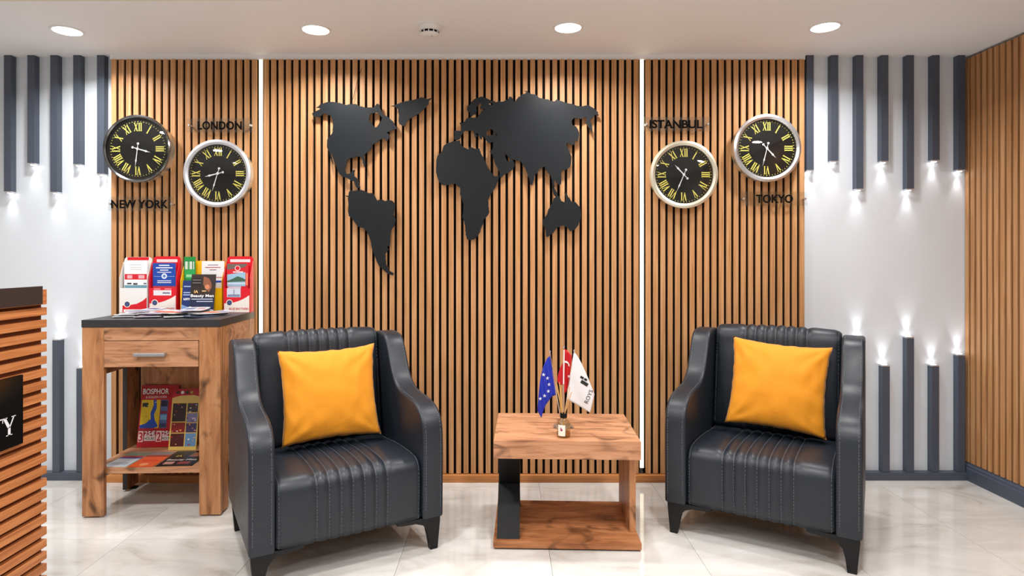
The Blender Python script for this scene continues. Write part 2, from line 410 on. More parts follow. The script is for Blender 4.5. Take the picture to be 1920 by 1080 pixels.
# ------------------------------------------------------------------ grey bars with lights in their ends
def bar(xe, side, z, up, label):
    """xe: x of the outer front edge; z: level of the open end"""
    w, d = 0.043, 0.040
    xc = xe-w/2 if side > 0 else xe+w/2
    t = thing('wall_light_bar', label, 'wall light', (xc, WALL, z), (0, 0, 0), 'slate grey light bars on the white wall')
    if up: z0, z1 = 0.046-z, -0.004
    else: z0, z1 = 0.004, H-z
    obj('bar', B((-w/2, w/2, -d, 0, z0, z1), bev=0.0015), M_GREY, t)
    s = -1 if up else 1
    e0, e1 = sorted((0.004*s, -0.004*s))
    obj('end_ring', B((-w/2-0.001, w/2+0.001, -d-0.001, 0, e0, e1), bev=0.001), M_STEEL, t)
    bm = bmesh.new(); lathe(bm, [(0.0135, -0.0042*s), (0.0135, -0.0056*s)], 16, c=(0, -d/2, 0), close=True)
    obj('lamp', bm, M_GLOW, t)
    l = bpy.data.lights.new('bar_lamp', 'SPOT'); l.energy = 1.7; l.spot_size = math.radians(58); l.spot_blend = 1.0; l.shadow_soft_size = 0.012
    l.color = (1, 0.98, 0.96)
    o = bpy.data.objects.new('bar_lamp', l); C.objects.link(o); o.parent = t; o.location = (0, -d/2, -0.012*s)
    o.rotation_euler = (PI, 0, 0) if up else (0, 0, 0)
def zz(py, Y=3.66): return CAMZ-(py-CY)*Y/F
def xx(px, Y=3.66): return (px-CX)*Y/F
ordn = ['first', 'second', 'third', 'fourth', 'fifth', 'sixth', 'seventh']
for i, (px, py) in enumerate(((7, 360), (51, 307), (94, 361), (137, 309), (181.5, 327))):
    bar(xx(px), -1, zz(py), False, 'slate grey light bar hanging from the ceiling, %s from the left of the left group' % ordn[i])
for i, (px, py) in enumerate(((1526, 320), (1572, 303), (1619, 355), (1666, 303), (1714, 355), (1762, 301), (1810, 319))):
    bar(xx(px), 1, zz(py), False, 'slate grey light bar hanging from the ceiling, %s from the left of the right group' % ordn[i])
bar(xx(98), -1, zz(637), True, 'slate grey light bar standing between the desk and the cabinet, the taller one')
bar(xx(143), -1, zz(690), True, 'short slate grey light bar standing on the skirting just left of the cabinet')
for px, py, s in ((1620, 635, 'standing behind the right armchair'), (1668.5, 686, 'standing first right of the right armchair, a short one'), (1714, 633, 'standing second from the armchair, tallest of the low bars'), (1761, 686, 'standing between the tallest low bar and the corner'), (1810, 666, 'standing in the corner against the right slat wall')):
    bar(xx(px), 1, zz(py), True, 'slate grey light bar '+s)

# ------------------------------------------------------------------ ceiling lights, detector
names = ['leftmost of the four round recessed lights in the ceiling', 'second from left of the four round recessed lights, left of the smoke detector', 'third from left of the four round recessed lights, right of the smoke detector', 'rightmost of the four round recessed lights in the ceiling']
for (x, y), nm in zip(down_loc, names):
    t = thing('ceiling_light', nm, 'ceiling light', (x, y, H))
    bm = bmesh.new(); lathe(bm, [(0.066, 0.0), (0.068, -0.006), (0.078, -0.004), (0.08, 0.0)], 40); obj('ring', bm, M_WHITE, t, smooth=True)
    bm = bmesh.new(); lathe(bm, [(0.067, -0.001), (0.067, -0.005)], 40, close=True); obj('diffuser', bm, M_GLOW, t)
Yd = 3.2; px = 806
t = thing('smoke_detector', 'white round smoke detector on the ceiling above the map', 'smoke detector', ((806-CX)*Yd/F, Yd, H))
bm = bmesh.new(); lathe(bm, [(0.062, 0), (0.062, -0.012), (0.058, -0.016), (0.056, -0.030)], 36, close=True); obj('base', bm, M_WHITE, t, smooth=True)
bm = bmesh.new(); lathe(bm, [(0.046, -0.030), (0.046, -0.042)], 36, close=True); obj('vent_ring', bm, M_BLACK, t, smooth=True)
bm = bmesh.new()
for i in range(12):
    a = 2*PI*i/12; c, s = math.cos(a), math.sin(a)
    tube(bm, [(0.0495*c, 0.0495*s, -0.029), (0.048*c, 0.048*s, -0.044)], 0.0028, 5)
obj('vent_rib', bm, M_WHITE, t, kind='stuff')
bm = bmesh.new(); lathe(bm, [(0.0005, -0.057), (0.02, -0.056), (0.034, -0.053), (0.045, -0.048), (0.050, -0.0425), (0.048, -0.041)], 36, close=True); obj('cap', bm, M_WHITE, t, smooth=True)
bm = bmesh.new(); lathe(bm, [(0.0025, -0.0555), (0.0025, -0.058)], 8, c=(0.012, -0.012, 0), close=True); obj('indicator', bm, pm((120, 70, 50)), t)

# ------------------------------------------------------------------ world map
YM = 3.605
def r(scale, ox, oy, pts): return [(ox+p[0]/scale, oy+p[1]/scale) for p in pts]
R1 = lambda p: r(8, 575, 120, p)
R2 = lambda p: r(9, 575, 240, p)
R3 = lambda p: r(5.4, 630, 330, p)
R4 = lambda p: r(5.143, 810, 250, p)
R5 = lambda p: r(9, 840, 160, p)
R6 = lambda p: r(9, 980, 160, p)
R7 = lambda p: r(9, 900, 260, p)
R8 = lambda p: r(9, 1000, 340, p)
NA = R1([(80,740),(130,710),(190,682),(215,665),(140,655),(185,625),(215,590),(225,600),(260,585),(320,568),(400,568),(450,575),(520,590),(580,612),(650,602),(740,600),(790,630),(840,640),(890,655),(940,650),(1000,655),(1050,595),(1085,605),(1100,660),(1130,730),(1160,765),(1220,795),(1260,830),(1300,870),(1330,930),(1355,965),(1300,985),(1250,1005),(1210,1025),(1165,1030)]) \
 + R2([(1330,70),(1385,100),(1402,150),(1370,200),(1345,230),(1325,190),(1300,172),(1250,188),(1210,215),(1190,243),(1150,258),(1110,285),(1090,330),(1072,380),(1020,405),(980,445),(962,490),(985,570),(985,640),(968,660),(945,560),(925,492),(870,483),(840,478),(800,500),(740,505),(700,530),(685,560),(660,640),(640,700),(655,755),(690,780),(740,760),(770,712),(815,708),(800,760),(800,810),(840,840),(865,870),(872,920),(885,970),(905,985),(900,1015),(860,1010),(830,1000),(815,950),(800,905),(740,880),(690,850),(650,830),(600,820),(570,790),(530,740),(510,690),(490,620),(470,580),(450,520),(425,440),(405,430),(440,610),(400,510),(385,400),(345,340),(340,280),(345,200),(380,150),(430,90),(450,40)]) \
 + R1([(385,1000),(397,920),(385,830),(355,770),(300,752),(250,740),(220,775),(190,798),(130,790),(90,775)])
NAh = R1([(965,745),(1040,725),(1065,735),(1100,770),(1130,800),(1120,850),(1085,890),(1050,945),(1015,950),(960,870),(935,840),(940,780)])
GR = R1([(1255,632),(1330,615),(1380,590),(1450,565),(1560,545),(1640,525),(1720,500),(1780,508),(1810,530),(1870,510),(1865,520),(1833,548),(1825,600),(1790,645),(1740,690),(1680,745),(1600,790),(1530,830),(1490,880),(1470,930),(1430,925),(1390,900),(1375,850),(1385,780),(1375,690),(1345,655),(1320,635)])
SA = R3([(132,160),(150,140),(165,155),(200,148),(250,140),(290,150),(330,172),(370,172),(395,205),(415,250),(440,240),(470,240),(500,255),(530,240),(570,250),(597,285),(592,340),(583,390),(602,440),(592,500),(560,545),(550,600),(550,660),(545,700),(510,720),(535,745),(500,785),(500,820),(505,870),(508,905),(525,908),(530,955),(570,975),(587,990),(570,1007),(530,995),(500,970),(470,940),(440,920),(420,880),(400,830),(380,780),(362,730),(350,660),(330,600),(310,560),(280,530),(220,510),(190,470),(160,430),(130,405),(120,350),(126,300),(120,230),(122,213),(90,200),(125,200)])
AF = R4([(112,120),(145,95),(215,75),(270,65),(275,100),(300,130),(350,155),(365,130),(420,150),(455,145),(475,200),(500,240),(530,310),(565,370),(600,412),(645,410),(640,450),(605,530),(565,590),(540,640),(545,690),(553,760),(540,790),(500,830),(490,880),(470,915),(465,950),(440,990),(410,1020),(370,1030),(340,1025),(325,980),(320,900),(310,850),(292,800),(305,740),(305,690),(290,640),(270,590),(275,520),(250,510),(230,485),(190,488),(140,500),(100,500),(65,460),(50,415),(38,370),(42,260),(55,215),(95,175)])
EU = R5([(95,890),(110,850),(105,760),(150,765),(215,765),(235,700),(190,630),(240,640),(290,600),(320,555),(380,540),(440,545),(500,540),(520,500),(555,465),(562,432),(640,405),(560,395),(540,380),(562,320),(545,295),(500,345),(475,370),(487,420),(465,480),(420,500),(400,528),(372,505),(370,455),(325,430),(322,355),(370,330),(390,280),(440,235),(500,205),(570,190),(620,205),(680,235),(740,262),(790,265),(800,285),(830,278),(870,260),(900,280),(940,272),(985,238),(1005,255),(1035,188),(1070,195),(1100,240),(1115,270),(1140,275),(1150,240),(1200,190),(1225,190),(1230,155),(1290,145),(1330,120),(1290,90),(1340,95),(1365,130),(1430,150)]) \
 + R6([(240,165),(270,205),(330,220),(380,235),(430,235),(460,262),(540,270),(575,235),(610,255),(660,265),(700,285),(760,300),(840,315),(900,340),(1000,355),(1060,340),(1115,330),(1160,365),(1220,400),(1250,435),(1275,455),(1270,480),(1290,500),(1270,515),(1240,490),(1200,510),(1180,555),(1150,560),(1145,610),(1170,680),(1175,760),(1175,820),(1150,760),(1110,700),(1075,640),(1070,590),(1080,550),(1030,540),(985,570),(930,555),(860,550),(830,590),(820,630),(850,680),(900,690),(930,740),(955,800),(950,880),(920,960),(900,925),(870,1000),(800,1000),(790,980),(750,970),(740,1010)]) \
 + R7([(1490,160),(1500,200),(1520,250),(1545,300),(1540,400),(1520,480),(1480,500),(1440,530),(1380,530),(1370,600),(1375,700),(1370,760),(1340,790),(1290,740),(1262,700),(1250,720),(1262,800),(1240,860),(1225,790),(1215,700),(1190,610),(1150,580),(1110,520),(1090,470),(1050,490),(1010,500),(970,570),(920,620),(910,690),(880,790),(850,770),(830,680),(790,560),(760,490),(720,430),(690,380),(600,365),(550,350),(530,320),(520,340),(570,390),(590,440),(540,530),(480,570),(400,610),(350,670),(330,640),(330,560),(290,490),(250,410),(225,330),(210,270),(160,210),(210,180),(220,130)]) \
 + R5([(755,950),(700,975),(650,940),(630,900),(600,850),(575,870),(580,920),(540,890),(510,820),(450,790),(495,850),(465,890),(430,800),(425,750),(390,765),(340,770),(290,765),(250,800),(215,860),(190,910),(150,925),(110,910)])
EUh = [R5([(645,800),(670,750),(720,735),(760,760),(775,820),(740,840),(715,850),(690,840),(660,850)]), R7([(400,235),(440,260),(470,310),(500,330),(500,380),(460,390),(430,320)]), R5([(798,830),(820,808),(835,850),(810,872)]), R5([(680,300),(745,300),(765,315),(735,338),(700,325)])]
AU = R8([(330,340),(345,290),(375,265),(340,220),(325,140),(320,60),(345,100),(405,200),(415,245),(450,270),(470,330),(520,350),(550,345),(545,250),(520,190),(550,188),(580,240),(620,300),(650,345),(690,340),(715,355),(780,430),(800,490),(805,560),(790,640),(760,740),(730,780),(680,820),(620,845),(590,790),(540,760),(500,745),(450,760),(400,790),(370,820),(340,870),(290,900),(240,940),(215,930),(210,860),(200,790),(170,740),(150,670),(190,620),(230,560),(250,480),(290,420),(310,370)])
def rough_coast(l, amp=0.55, seed=0):
    out = []; n = len(l)
    for i in range(n):
        a, b = Vector(l[i]), Vector(l[(i+1) % n]); d = b-a; out.append(tuple(a))
        if d.length > 3.0:
            nn = Vector((-d.y, d.x)).normalized(); k = int(d.length/2.2)
            for j in range(1, k):
                q = a+d*(j/k); q = q+nn*amp*noise.noise(Vector((q.x*0.9, q.y*0.9, seed)))*1.6
                out.append(tuple(q))
    return out
for poly, holes, nm in ((NA, [NAh], 'North America with Hudson Bay cut out'), (GR, [], 'Greenland'), (SA, [], 'South America'), (AF, [], 'Africa'), (EU, EUh, 'Europe and Asia, the largest of the map'), (AU, [], 'Australia')):
    cx = sum(p[0] for p in poly)/len(poly); cy = sum(p[1] for p in poly)/len(poly)
    c = W(cx, cy, YM)
    loc = lambda l: [((p[0]-cx)*YM/F, -(p[1]-cy)*YM/F) for p in rough_coast(l)]
    bm = bmesh.new(); prism(bm, loc(poly), 0.0, 0.008, 'XZ', [loc(h) for h in holes])
    t = thing('map_piece', 'flat black wall map piece shaped like '+nm, 'wall map', c, (0, 0, 0))
    obj('panel', bm, M_MAP, t)
    bm = bmesh.new()
    offs = {'Greenland': ((0.02, 0), (-0.04, 0.02)), 'South America': ((-0.02, 0.12), (0.02, -0.05)), 'Africa': ((-0.05, 0.12), (0.0, -0.12)), 'Australia': ((0, 0), (0.05, 0.02))}.get(nm, ((-0.08, 0.03), (0.06, 0.05)))
    if nm.startswith('Europe'): offs = ((-0.08, 0.0), (0.14, 0.02))
    for ox, oz in offs:
        lathe(bm, [(0.007, 0.008), (0.007, SF-YM-0.0002)], 10, 'Y', c=(ox, 0, oz), close=True)
    obj('standoff', bm, M_STEEL, t)
bm = bmesh.new()
tube(bm, [W(678, 128, 3.63), W(671, 150, 3.628), W(666, 168, 3.63), W(663, 183, 3.625), W(657, 192, 3.618)], 0.0016, 5)
tag(obj('cable', bm, M_BLACK), 'thin black cable running from the ceiling to the top of North America', 'cable')

# ------------------------------------------------------------------ clocks
def stroke(bm, a, b, w, T, mi=0):
    a, b = Vector(a), Vector(b); d = (b-a).normalized(); n = Vector((-d.y, d.x))*w/2
    vs = [bm.verts.new(T(p)) for p in (a-n, a+n, b+n, b-n)]
    bm.faces.new(vs).material_index = mi
def numeral(bm, s, h, T):
    adv = {'I': 0.0115, 'V': 0.024, 'X': 0.026}; tot = sum(adv[c] for c in s); x = -tot/2
    th, tn = 0.0056, 0.0028
    for c in s:
        a = adv[c]; l, r_ = x+0.002, x+a-0.002; m = x+a/2
        if c == 'I': stroke(bm, (m, 0), (m, h), th, T); ends = [m]
        elif c == 'V': stroke(bm, (l+0.003, h), (m+0.001, 0), th, T); stroke(bm, (r_-0.001, h), (m, 0), tn, T); ends = []
        else: stroke(bm, (l+0.003, h), (r_-0.003, 0), th, T); stroke(bm, (r_-0.002, h), (l+0.002, 0), tn, T); ends = []
        for ex in ends:
            for yy in (0.0008, h-0.0008): stroke(bm, (ex-0.0055, yy), (ex+0.0055, yy), 0.0018, T)
        if c != 'I':
            stroke(bm, (l-0.001, h-0.0008), (l+0.008, h-0.0008), 0.0018, T); stroke(bm, (r_-0.006, h-0.0008), (r_+0.001, h-0.0008), 0.0018, T)
            if c == 'X': stroke(bm, (l-0.001, 0.0008), (l+0.006, 0.0008), 0.0018, T); stroke(bm, (r_-0.008, 0.0008), (r_+0.001, 0.0008), 0.0018, T)
        x += a
ROM = ['XII', 'I', 'II', 'III', 'IV', 'V', 'VI', 'VII', 'VIII', 'IX', 'X', 'XI']
def clock(px, py, label, mb, mc, ha, ma, rim):
    YF = SF-0.062; c = W(px, py, YF)
    t = thing('wall_clock', label, 'clock', (c.x, SF-0.0005, c.z))
    R = 0.197
    bm = bmesh.new(); lathe(bm, [(0.15, 0), (R-0.008, 0), (R-0.006, -0.045), (R-0.002, -0.056)], 64, 'Y'); lathe(bm, [(0.0001, 0), (0.15, 0)], 64, 'Y')
    obj('case', bm, mc, t, smooth=True)
    bm = bmesh.new(); lathe(bm, [(R-0.002, -0.054), (R, -0.058), (R-0.002, -0.064), (R-rim*0.5, -0.068), (R-rim+0.002, -0.062), (R-rim, -0.052)], 64, 'Y')
    obj('bezel', bm, mb, t, smooth=True)
    bm = bmesh.new(); lathe(bm, [(0.0001, -0.050), (R-rim+0.001, -0.050)], 64, 'Y')
    dial = obj('dial', bm, M_DIAL, t)
    for i, s in enumerate(ROM):
        a = -2*PI*i/12; ca, sa = math.cos(a), math.sin(a); r0 = 0.1035
        def T(p, ca=ca, sa=sa): return (p[0]*ca-(p[1]+r0)*sa, -0.0508, p[0]*sa+(p[1]+r0)*ca)
        bm = bmesh.new(); numeral(bm, s, 0.047, T); obj('numeral', bm, M_GOLD, dial)
    bm = bmesh.new()
    for i in range(60):
        a = -2*PI*i/60; ca, sa = math.cos(a), math.sin(a)
        T = lambda p: (p[0]*ca-p[1]*sa, -0.0508, p[0]*sa+p[1]*ca)
        stroke(bm, (0, 0.155), (0, 0.1605), 0.0022 if i % 5 else 0.004, T)
    obj('minute_track', bm, M_GOLD, dial)
    for ang, L_, w, yy in ((ha, 0.078, 0.0072, -0.0535), (ma, 0.108, 0.0052, -0.0555)):
        a = -math.radians(ang); ca, sa = math.cos(a), math.sin(a)
        poly = [(-w/4, -0.03), (w/4, -0.03), (w*0.35, 0), (w*0.5, L_*0.55), (w*0.9, L_*0.66), (w*0.35, L_*0.72), (0, L_), (-w*0.35, L_*0.72), (-w*0.9, L_*0.66), (-w*0.5, L_*0.55), (-w*0.35, 0)]
        bm = bmesh.new(); prism(bm, [(p[0]*ca-p[1]*sa, p[0]*sa+p[1]*ca) for p in poly], yy, yy-0.001, 'XZ')
        cc = (0.03*sa, -0.03*ca)
        prism(bm, circ(cc[0], cc[1], 0.0068, 14), yy, yy-0.001, 'XZ')
        prism(bm, circ(0, 0, 0.0075, 14), yy, yy-0.0015, 'XZ')
        obj('hand', bm, M_HAND, t)
    bm = bmesh.new(); rg = R-rim+0.001
    lathe(bm, [(0.0001, -0.068), (rg*0.3, -0.0672), (rg*0.6, -0.0652), (rg*0.85, -0.0622), (rg, -0.059)], 64, 'Y')
    obj('glass', bm, M_GLASS, t, smooth='all')
clock(256.5, 278.5, 'black wall clock in a dark chrome rim above the New York plate', M_DKCH, M_CHAMP, 106, 187, 0.019)
clock(407, 325, 'black wall clock with a pale steel rim below the London plate', M_STEEL, M_CHAMP, 256, 197, 0.030)
clock(1283, 327, 'black wall clock with a champagne steel rim below the Istanbul plate', M_CHAMP, M_CHAMP, 317, 203, 0.030)
clock(1439, 277.5, 'black wall clock with a bright chrome rim above the Tokyo plate', M_CHROME, M_CHAMP, 137, 194, 0.030)

def plate(px, py, word, tw, dx, label):
    YP = SF-0.028; c = W(px, py, YP)
    t = thing('name_plate', label, 'sign', (c.x, YP, c.z))
    w, h = 0.383, 0.082
    obj('acrylic_plate', B((-w/2, w/2, 0, 0.004, -h/2, h/2), bev=0.0006), M_ACR, t)
    bm = bmesh.new(); add_text(bm, word, 0.066, dx, -0.0235, -0.0016, bold=0.0018, extrude=0.001, fit=tw)
    obj('lettering', bm, M_BLKTXT, t)
    for s in (-1, 1):
        bm = bmesh.new(); lathe(bm, [(0.0065, 0.0279), (0.0065, -0.004), (0.0045, -0.0065)], 16, 'Y', c=(s*(w/2-0.012), 0, 0), close=True)
        obj('standoff', bm, M_CHROME, t, smooth=True)
plate(412, 235, 'LONDON', 0.258, 0.0, 'clear acrylic plate reading LONDON in black letters')
plate(264, 382.5, 'NEW YORK', 0.332, -0.006, 'clear acrylic plate reading NEW YORK in black letters')
plate(1270, 232.5, 'ISTANBUL', 0.308, -0.008, 'clear acrylic plate reading ISTANBUL in black letters')
plate(1452, 372.5, 'TOKYO', 0.216, 0.0, 'clear acrylic plate reading TOKYO in black letters')

# ------------------------------------------------------------------ armchairs
PROF = [(-0.36, 0.15), (-0.362, 0.30), (-0.364, 0.44), (-0.362, 0.52), (-0.352, 0.572), (-0.330, 0.607), (-0.295, 0.632), (-0.25, 0.648), (-0.19, 0.658), (-0.12, 0.664), (-0.06, 0.672), (-0.01, 0.690), (0.035, 0.722), (0.07, 0.768), (0.10, 0.82), (0.125, 0.865), (0.15, 0.896), (0.18, 0.915), (0.22, 0.922), (0.29, 0.924), (0.33, 0.918), (0.352, 0.90), (0.358, 0.86), (0.35, 0.50), (0.335, 0.15)]
def dashes(bm, pts, dash=0.0075, gap=0.0045, rr=0.0008):
    pts = [Vector(p) for p in pts]; acc = 0.0; on = True; cur = pts[0]
    for a, b in zip(pts, pts[1:]):
        d = b-a; L_ = d.length
        if L_ < 1e-6: continue
        d /= L_; s = 0
        while s+dash < L_+1e-9 or s == 0:
            e = min(s+dash, L_); tube(bm, [a+d*s, a+d*e], rr, 4); s = e+gap
            if s >= L_: break
def densify(pts, n=3):
    out = []
    for a, b in zip(pts, pts[1:]):
        for k in range(n): out.append(tuple(a[i]+(b[i]-a[i])*k/n for i in range(len(a))))
    return out+[pts[-1]]
def catmull(pts, n=4):
    P = [pts[0]]+list(pts)+[pts[-1]]; out = []
    for i in range(1, len(P)-2):
        p0, p1, p2, p3 = P[i-1], P[i], P[i+1], P[i+2]
        for k in range(n):
            u = k/n
            out.append(tuple(0.5*(2*p1[j]+(p2[j]-p0[j])*u+(2*p0[j]-5*p1[j]+4*p2[j]-p3[j])*u*u+(3*p1[j]-p0[j]-3*p2[j]+p3[j])*u**3) for j in range(len(p1))))
    return out+[pts[-1]]
LINES = [-0.15, -0.10, -0.05, 0.0, 0.05, 0.10, 0.15]
def groove(x):
    d = min(abs(x-l) for l in LINES)
    if -0.15 <= x <= 0.15: return -0.0095*max(0, 1-(d/0.025))**1.6
    return -0.0095*max(0, 1-(d/0.03))**1.5
def channelled(path, flags, hw, name, parent, sideround=0.014, crown=0.010):
    """sweep a closed (y,z) outline across the chair; flagged points take the sewn channels"""
    n = len(path); area2 = sum(path[i][0]*path[(i+1) % n][1]-path[(i+1) % n][0]*path[i][1] for i in range(n))
    sg = 1 if area2 > 0 else -1
    nor = []
    for i in range(n):
        a, b = Vector(path[i-1]), Vector(path[(i+1) % n]); d = (b-a).normalized(); nor.append(Vector((d.y, -d.x))*sg)
    xs = [-hw, -hw+0.004, -hw+0.012, -hw+0.03, -0.22, -0.19]
    s = -0.175
    while s <= 0.1751: xs.append(s); s += 0.005
    xs += [0.19, 0.22, hw-0.03, hw-0.012, hw-0.004, hw]
    bm = bmesh.new(); rings = []
    for x in xs:
        e = hw-abs(x); ins = -sideround*(1-min(1, e/0.03))**2.2
        ring = []
        for i in range(n):
            d = ins
            if flags[i]: d += groove(x)*flags[i] + crown*(1-(x/hw)**2)*flags[i]
            p = Vector(path[i])+nor[i]*d
            ring.append(bm.verts.new((x, p.x, p.y)))
        rings.append(ring)
    for a, b in zip(rings, rings[1:]):
        for i in range(n): bm.faces.new((a[i], a[(i+1) % n], b[(i+1) % n], b[i]))
    for rg in (rings[0], rings[-1]): bm.faces.new(rg)
    o = obj(name, bm, M_LEATHER, parent, smooth='all')
    st = bmesh.new()
    for l in LINES:
        for off in (0.0022,):
            pp = []
            for i in range(n):
                if flags[i] > 0.5:
                    p = Vector(path[i])+nor[i]*(-0.0085+crown*(1-(l/hw)**2)+0.0008); pp.append((l+off, p.x, p.y))
            dashes(st, pp)
    for sx in (-1, 1):
        pp = []
        for i in range(n):
            if flags[i] > 0.5:
                p = Vector(path[i])+nor[i]*(0.0006-sideround*(1-min(1, 0.013/0.03))**2.2+crown*(1-((hw-0.013)/hw)**2)); pp.append((sx*(hw-0.013), p.x, p.y))
        dashes(st, pp)
    obj('stitching', st, M_STITCH, o, kind='stuff')
    return o
def armchair(loc, rz, label):
    t = thing('armchair', label, 'armchair', loc, (0, 0, rz), 'slate leather armchairs')
    prof = catmull(PROF, 3)
    for s in (-1, 1):
        bm = bmesh.new()
        n = len(prof); va = [bm.verts.new((s*0.312, p[0], p[1])) for p in prof]; vb = [bm.verts.new((s*0.412, p[0], p[1])) for p in prof]
        bm.faces.new(va); bm.faces.new(vb)
        for i in range(n): bm.faces.new((va[i], va[(i+1) % n], vb[(i+1) % n], vb[i]))
        bmesh.ops.recalc_face_normals(bm, faces=bm.faces[:])
        ed = [e for e in bm.edges if any(len(f.verts) > 4 for f in e.link_faces)]
        bmesh.ops.bevel(bm, geom=ed, offset=0.013, segments=4, affect='EDGES', profile=0.5)
        bmesh.ops.triangulate(bm, faces=[f for f in bm.faces if len(f.verts) > 4])
        # soft padding crown over the arm top
        arm = obj('armrest', bm, M_LEATHER, t, smooth=True)
        st = bmesh.new()
        pr = [p for p in prof if p[0] < 0.34 or p[1] > 0.8]
        for xo in (0.327, 0.397):
            pp = []
            for i in range(1, len(prof)-1):
                a, b = Vector(prof[i-1]), Vector(prof[i+1]); d = (b-a).normalized(); nn = Vector((-d.y, d.x))
                if prof[i][1] < 0.17 or (prof[i][0] > 0.34 and prof[i][1] < 0.85): continue
                q = Vector(prof[i])+nn*0.0005; pp.append((s*xo, q.x, q.y))
            dashes(st, pp)
        obj('stitching', st, M_STITCH, arm, kind='stuff')
    # seat
    path = densify([(-0.345, 0.152), (-0.352, 0.24), (-0.353, 0.32)], 3)[:-1]+catmull([(-0.353, 0.32), (-0.350, 0.370), (-0.338, 0.399), (-0.315, 0.416), (-0.28, 0.423), (-0.20, 0.426), (-0.05, 0.420), (0.10, 0.405), (0.22, 0.40)], 3)
    nf = len(path); path += [(0.30, 0.40), (0.30, 0.152)]
    flags = [1.0]*nf+[0, 0]; flags[0] = 0.6
    channelled(path, flags, 0.310, 'seat', t, 0.012, 0.008)
    bp = densify([(0.185, 0.43), (0.205, 0.60), (0.232, 0.78), (0.245, 0.85)], 4)[:-1]+catmull([(0.245, 0.85), (0.252, 0.895), (0.268, 0.925), (0.295, 0.941), (0.322, 0.941), (0.343, 0.925), (0.352, 0.895)], 3)
    nb = len(bp); bp += [(0.350, 0.60), (0.335, 0.402), (0.19, 0.402)]
    fb = [1.0]*nb+[0, 0, 0]; fb[-1] = 0; fb[0] = 0.7
    for i in range(nb):
        if bp[i][0] > 0.33: fb[i] = 0.5
    channelled(bp, fb, 0.309, 'backrest', t, 0.016, 0.012)
    obj('base_frame', B((-0.31, 0.31, -0.335, 0.33, 0.146, 0.1515)), M_BLACK, t)
    obj('back_panel', B((-0.31, 0.31, 0.3005, 0.334, 0.16, 0.401)), M_LEATHER, t)
    for sx in (-1, 1):
        for sy in (-1, 1):
            k = 1.0 if sy < 0 else 0.85
            pts = [(0.402, 0.149), (0.402, 0.13), (0.390, 0.0), (0.355, 0.0), (0.347, 0.06), (0.338, 0.095), (0.318, 0.118), (0.285, 0.130), (0.22, 0.134), (0.20, 0.138), (0.20, 0.149)]
            bm = bmesh.new(); y0 = -0.345 if sy < 0 else 0.285
            prism(bm, [(sx*p[0], p[1]) for p in pts], y0, y0+0.035, 'XZ')
            for v in bm.verts:
                if v.co.z < 0.05: v.co.y = (v.co.y-(y0+0.0175))*0.75+y0+0.0175-0.004*(-sy)
            bmesh.ops.recalc_face_normals(bm, faces=bm.faces[:])
            obj('leg', bm, M_LEG, t)
    return t
def frame_of(o):
    return Matrix.Translation(o.location) @ Matrix.Rotation(o.rotation_euler.z, 4, 'Z')
ch1 = armchair((-0.813, 2.913, 0), math.radians(29.7), 'dark slate leather armchair next to the brochure cabinet, turned right')
ch2 = armchair((1.306, 3.064, 0), math.radians(-31), 'dark slate leather armchair right of the coffee table, turned left')

def cushion(ch, off, tilt, roll, yaw, label, seed):
    n = 36; hs = 0.240; bm = bmesh.new(); grid = {}
    for side in (1, -1):
        for i in range(n+1):
            for j in range(n+1):
                u, v = -1+2*i/n, -1+2*j/n
                edge = i in (0, n) or j in (0, n)
                if edge and side == -1: grid[(side, i, j)] = grid[(1, i, j)]; continue
                x = 0.975*hs*u*(1-0.085*(1-v*v)**0.8); z = 0.935*hs*v*(1-0.085*(1-u*u)**0.8)
                th = 0.072*((1-u**4)*(1-v**4))**0.55*(0.55+0.45*math.exp(-1.2*(u*u+v*v)))
                q = Vector((u*2.2, v*2.2, seed+side))
                wr = 0.004*noise.noise(q*1.2)+0.007*noise.noise(Vector((u*6, v*2.6, seed*3)))*max(abs(u), abs(v))
                # pull folds running out of the corners
                rr = math.hypot(abs(u)-1, abs(v)-1); ang = math.atan2(1-abs(v), 1-abs(u))
                wr += 0.009*math.sin(ang*10+seed)*math.exp(-2.2*rr)*min(1, rr*3)
                y = -side*(th+wr*min(1, th/0.03))
                if edge:
                    y = 0.004*noise.noise(Vector((u*5, v*5, seed)))
                    x += 0.004*noise.noise(Vector((v*6, seed, 2))); z += 0.004*noise.noise(Vector((u*6, seed, 5)))
                grid[(side, i, j)] = bm.verts.new((x, y, z))
    for side in (1, -1):
        for i in range(n):
            for j in range(n):
                bm.faces.new([grid[(side, a, b)] for a, b in ((i, j), (i+1, j), (i+1, j+1), (i, j+1))])
    m = frame_of(ch) @ Matrix.Translation(off) @ Matrix.Rotation(yaw, 4, 'Z') @ Matrix.Rotation(tilt, 4, 'X') @ Matrix.Rotation(roll, 4, 'Y')
    o = obj('cushion', bm, M_CUSH, smooth='all'); o.matrix_world = m
    e = m.to_euler(); o.rotation_euler = e; o.location = m.to_translation()
    tag(o, label, 'cushion', 'ochre cushions on the armchairs')
    return o
cushion(ch1, (0.012, 0.085, 0.662), math.radians(-15), math.radians(-1), math.radians(-4), 'ochre yellow square cushion on the left armchair', 3)
cushion(ch2, (0.032, 0.085, 0.672), math.radians(-15), math.radians(4), math.radians(6), 'ochre yellow square cushion on the right armchair', 11)

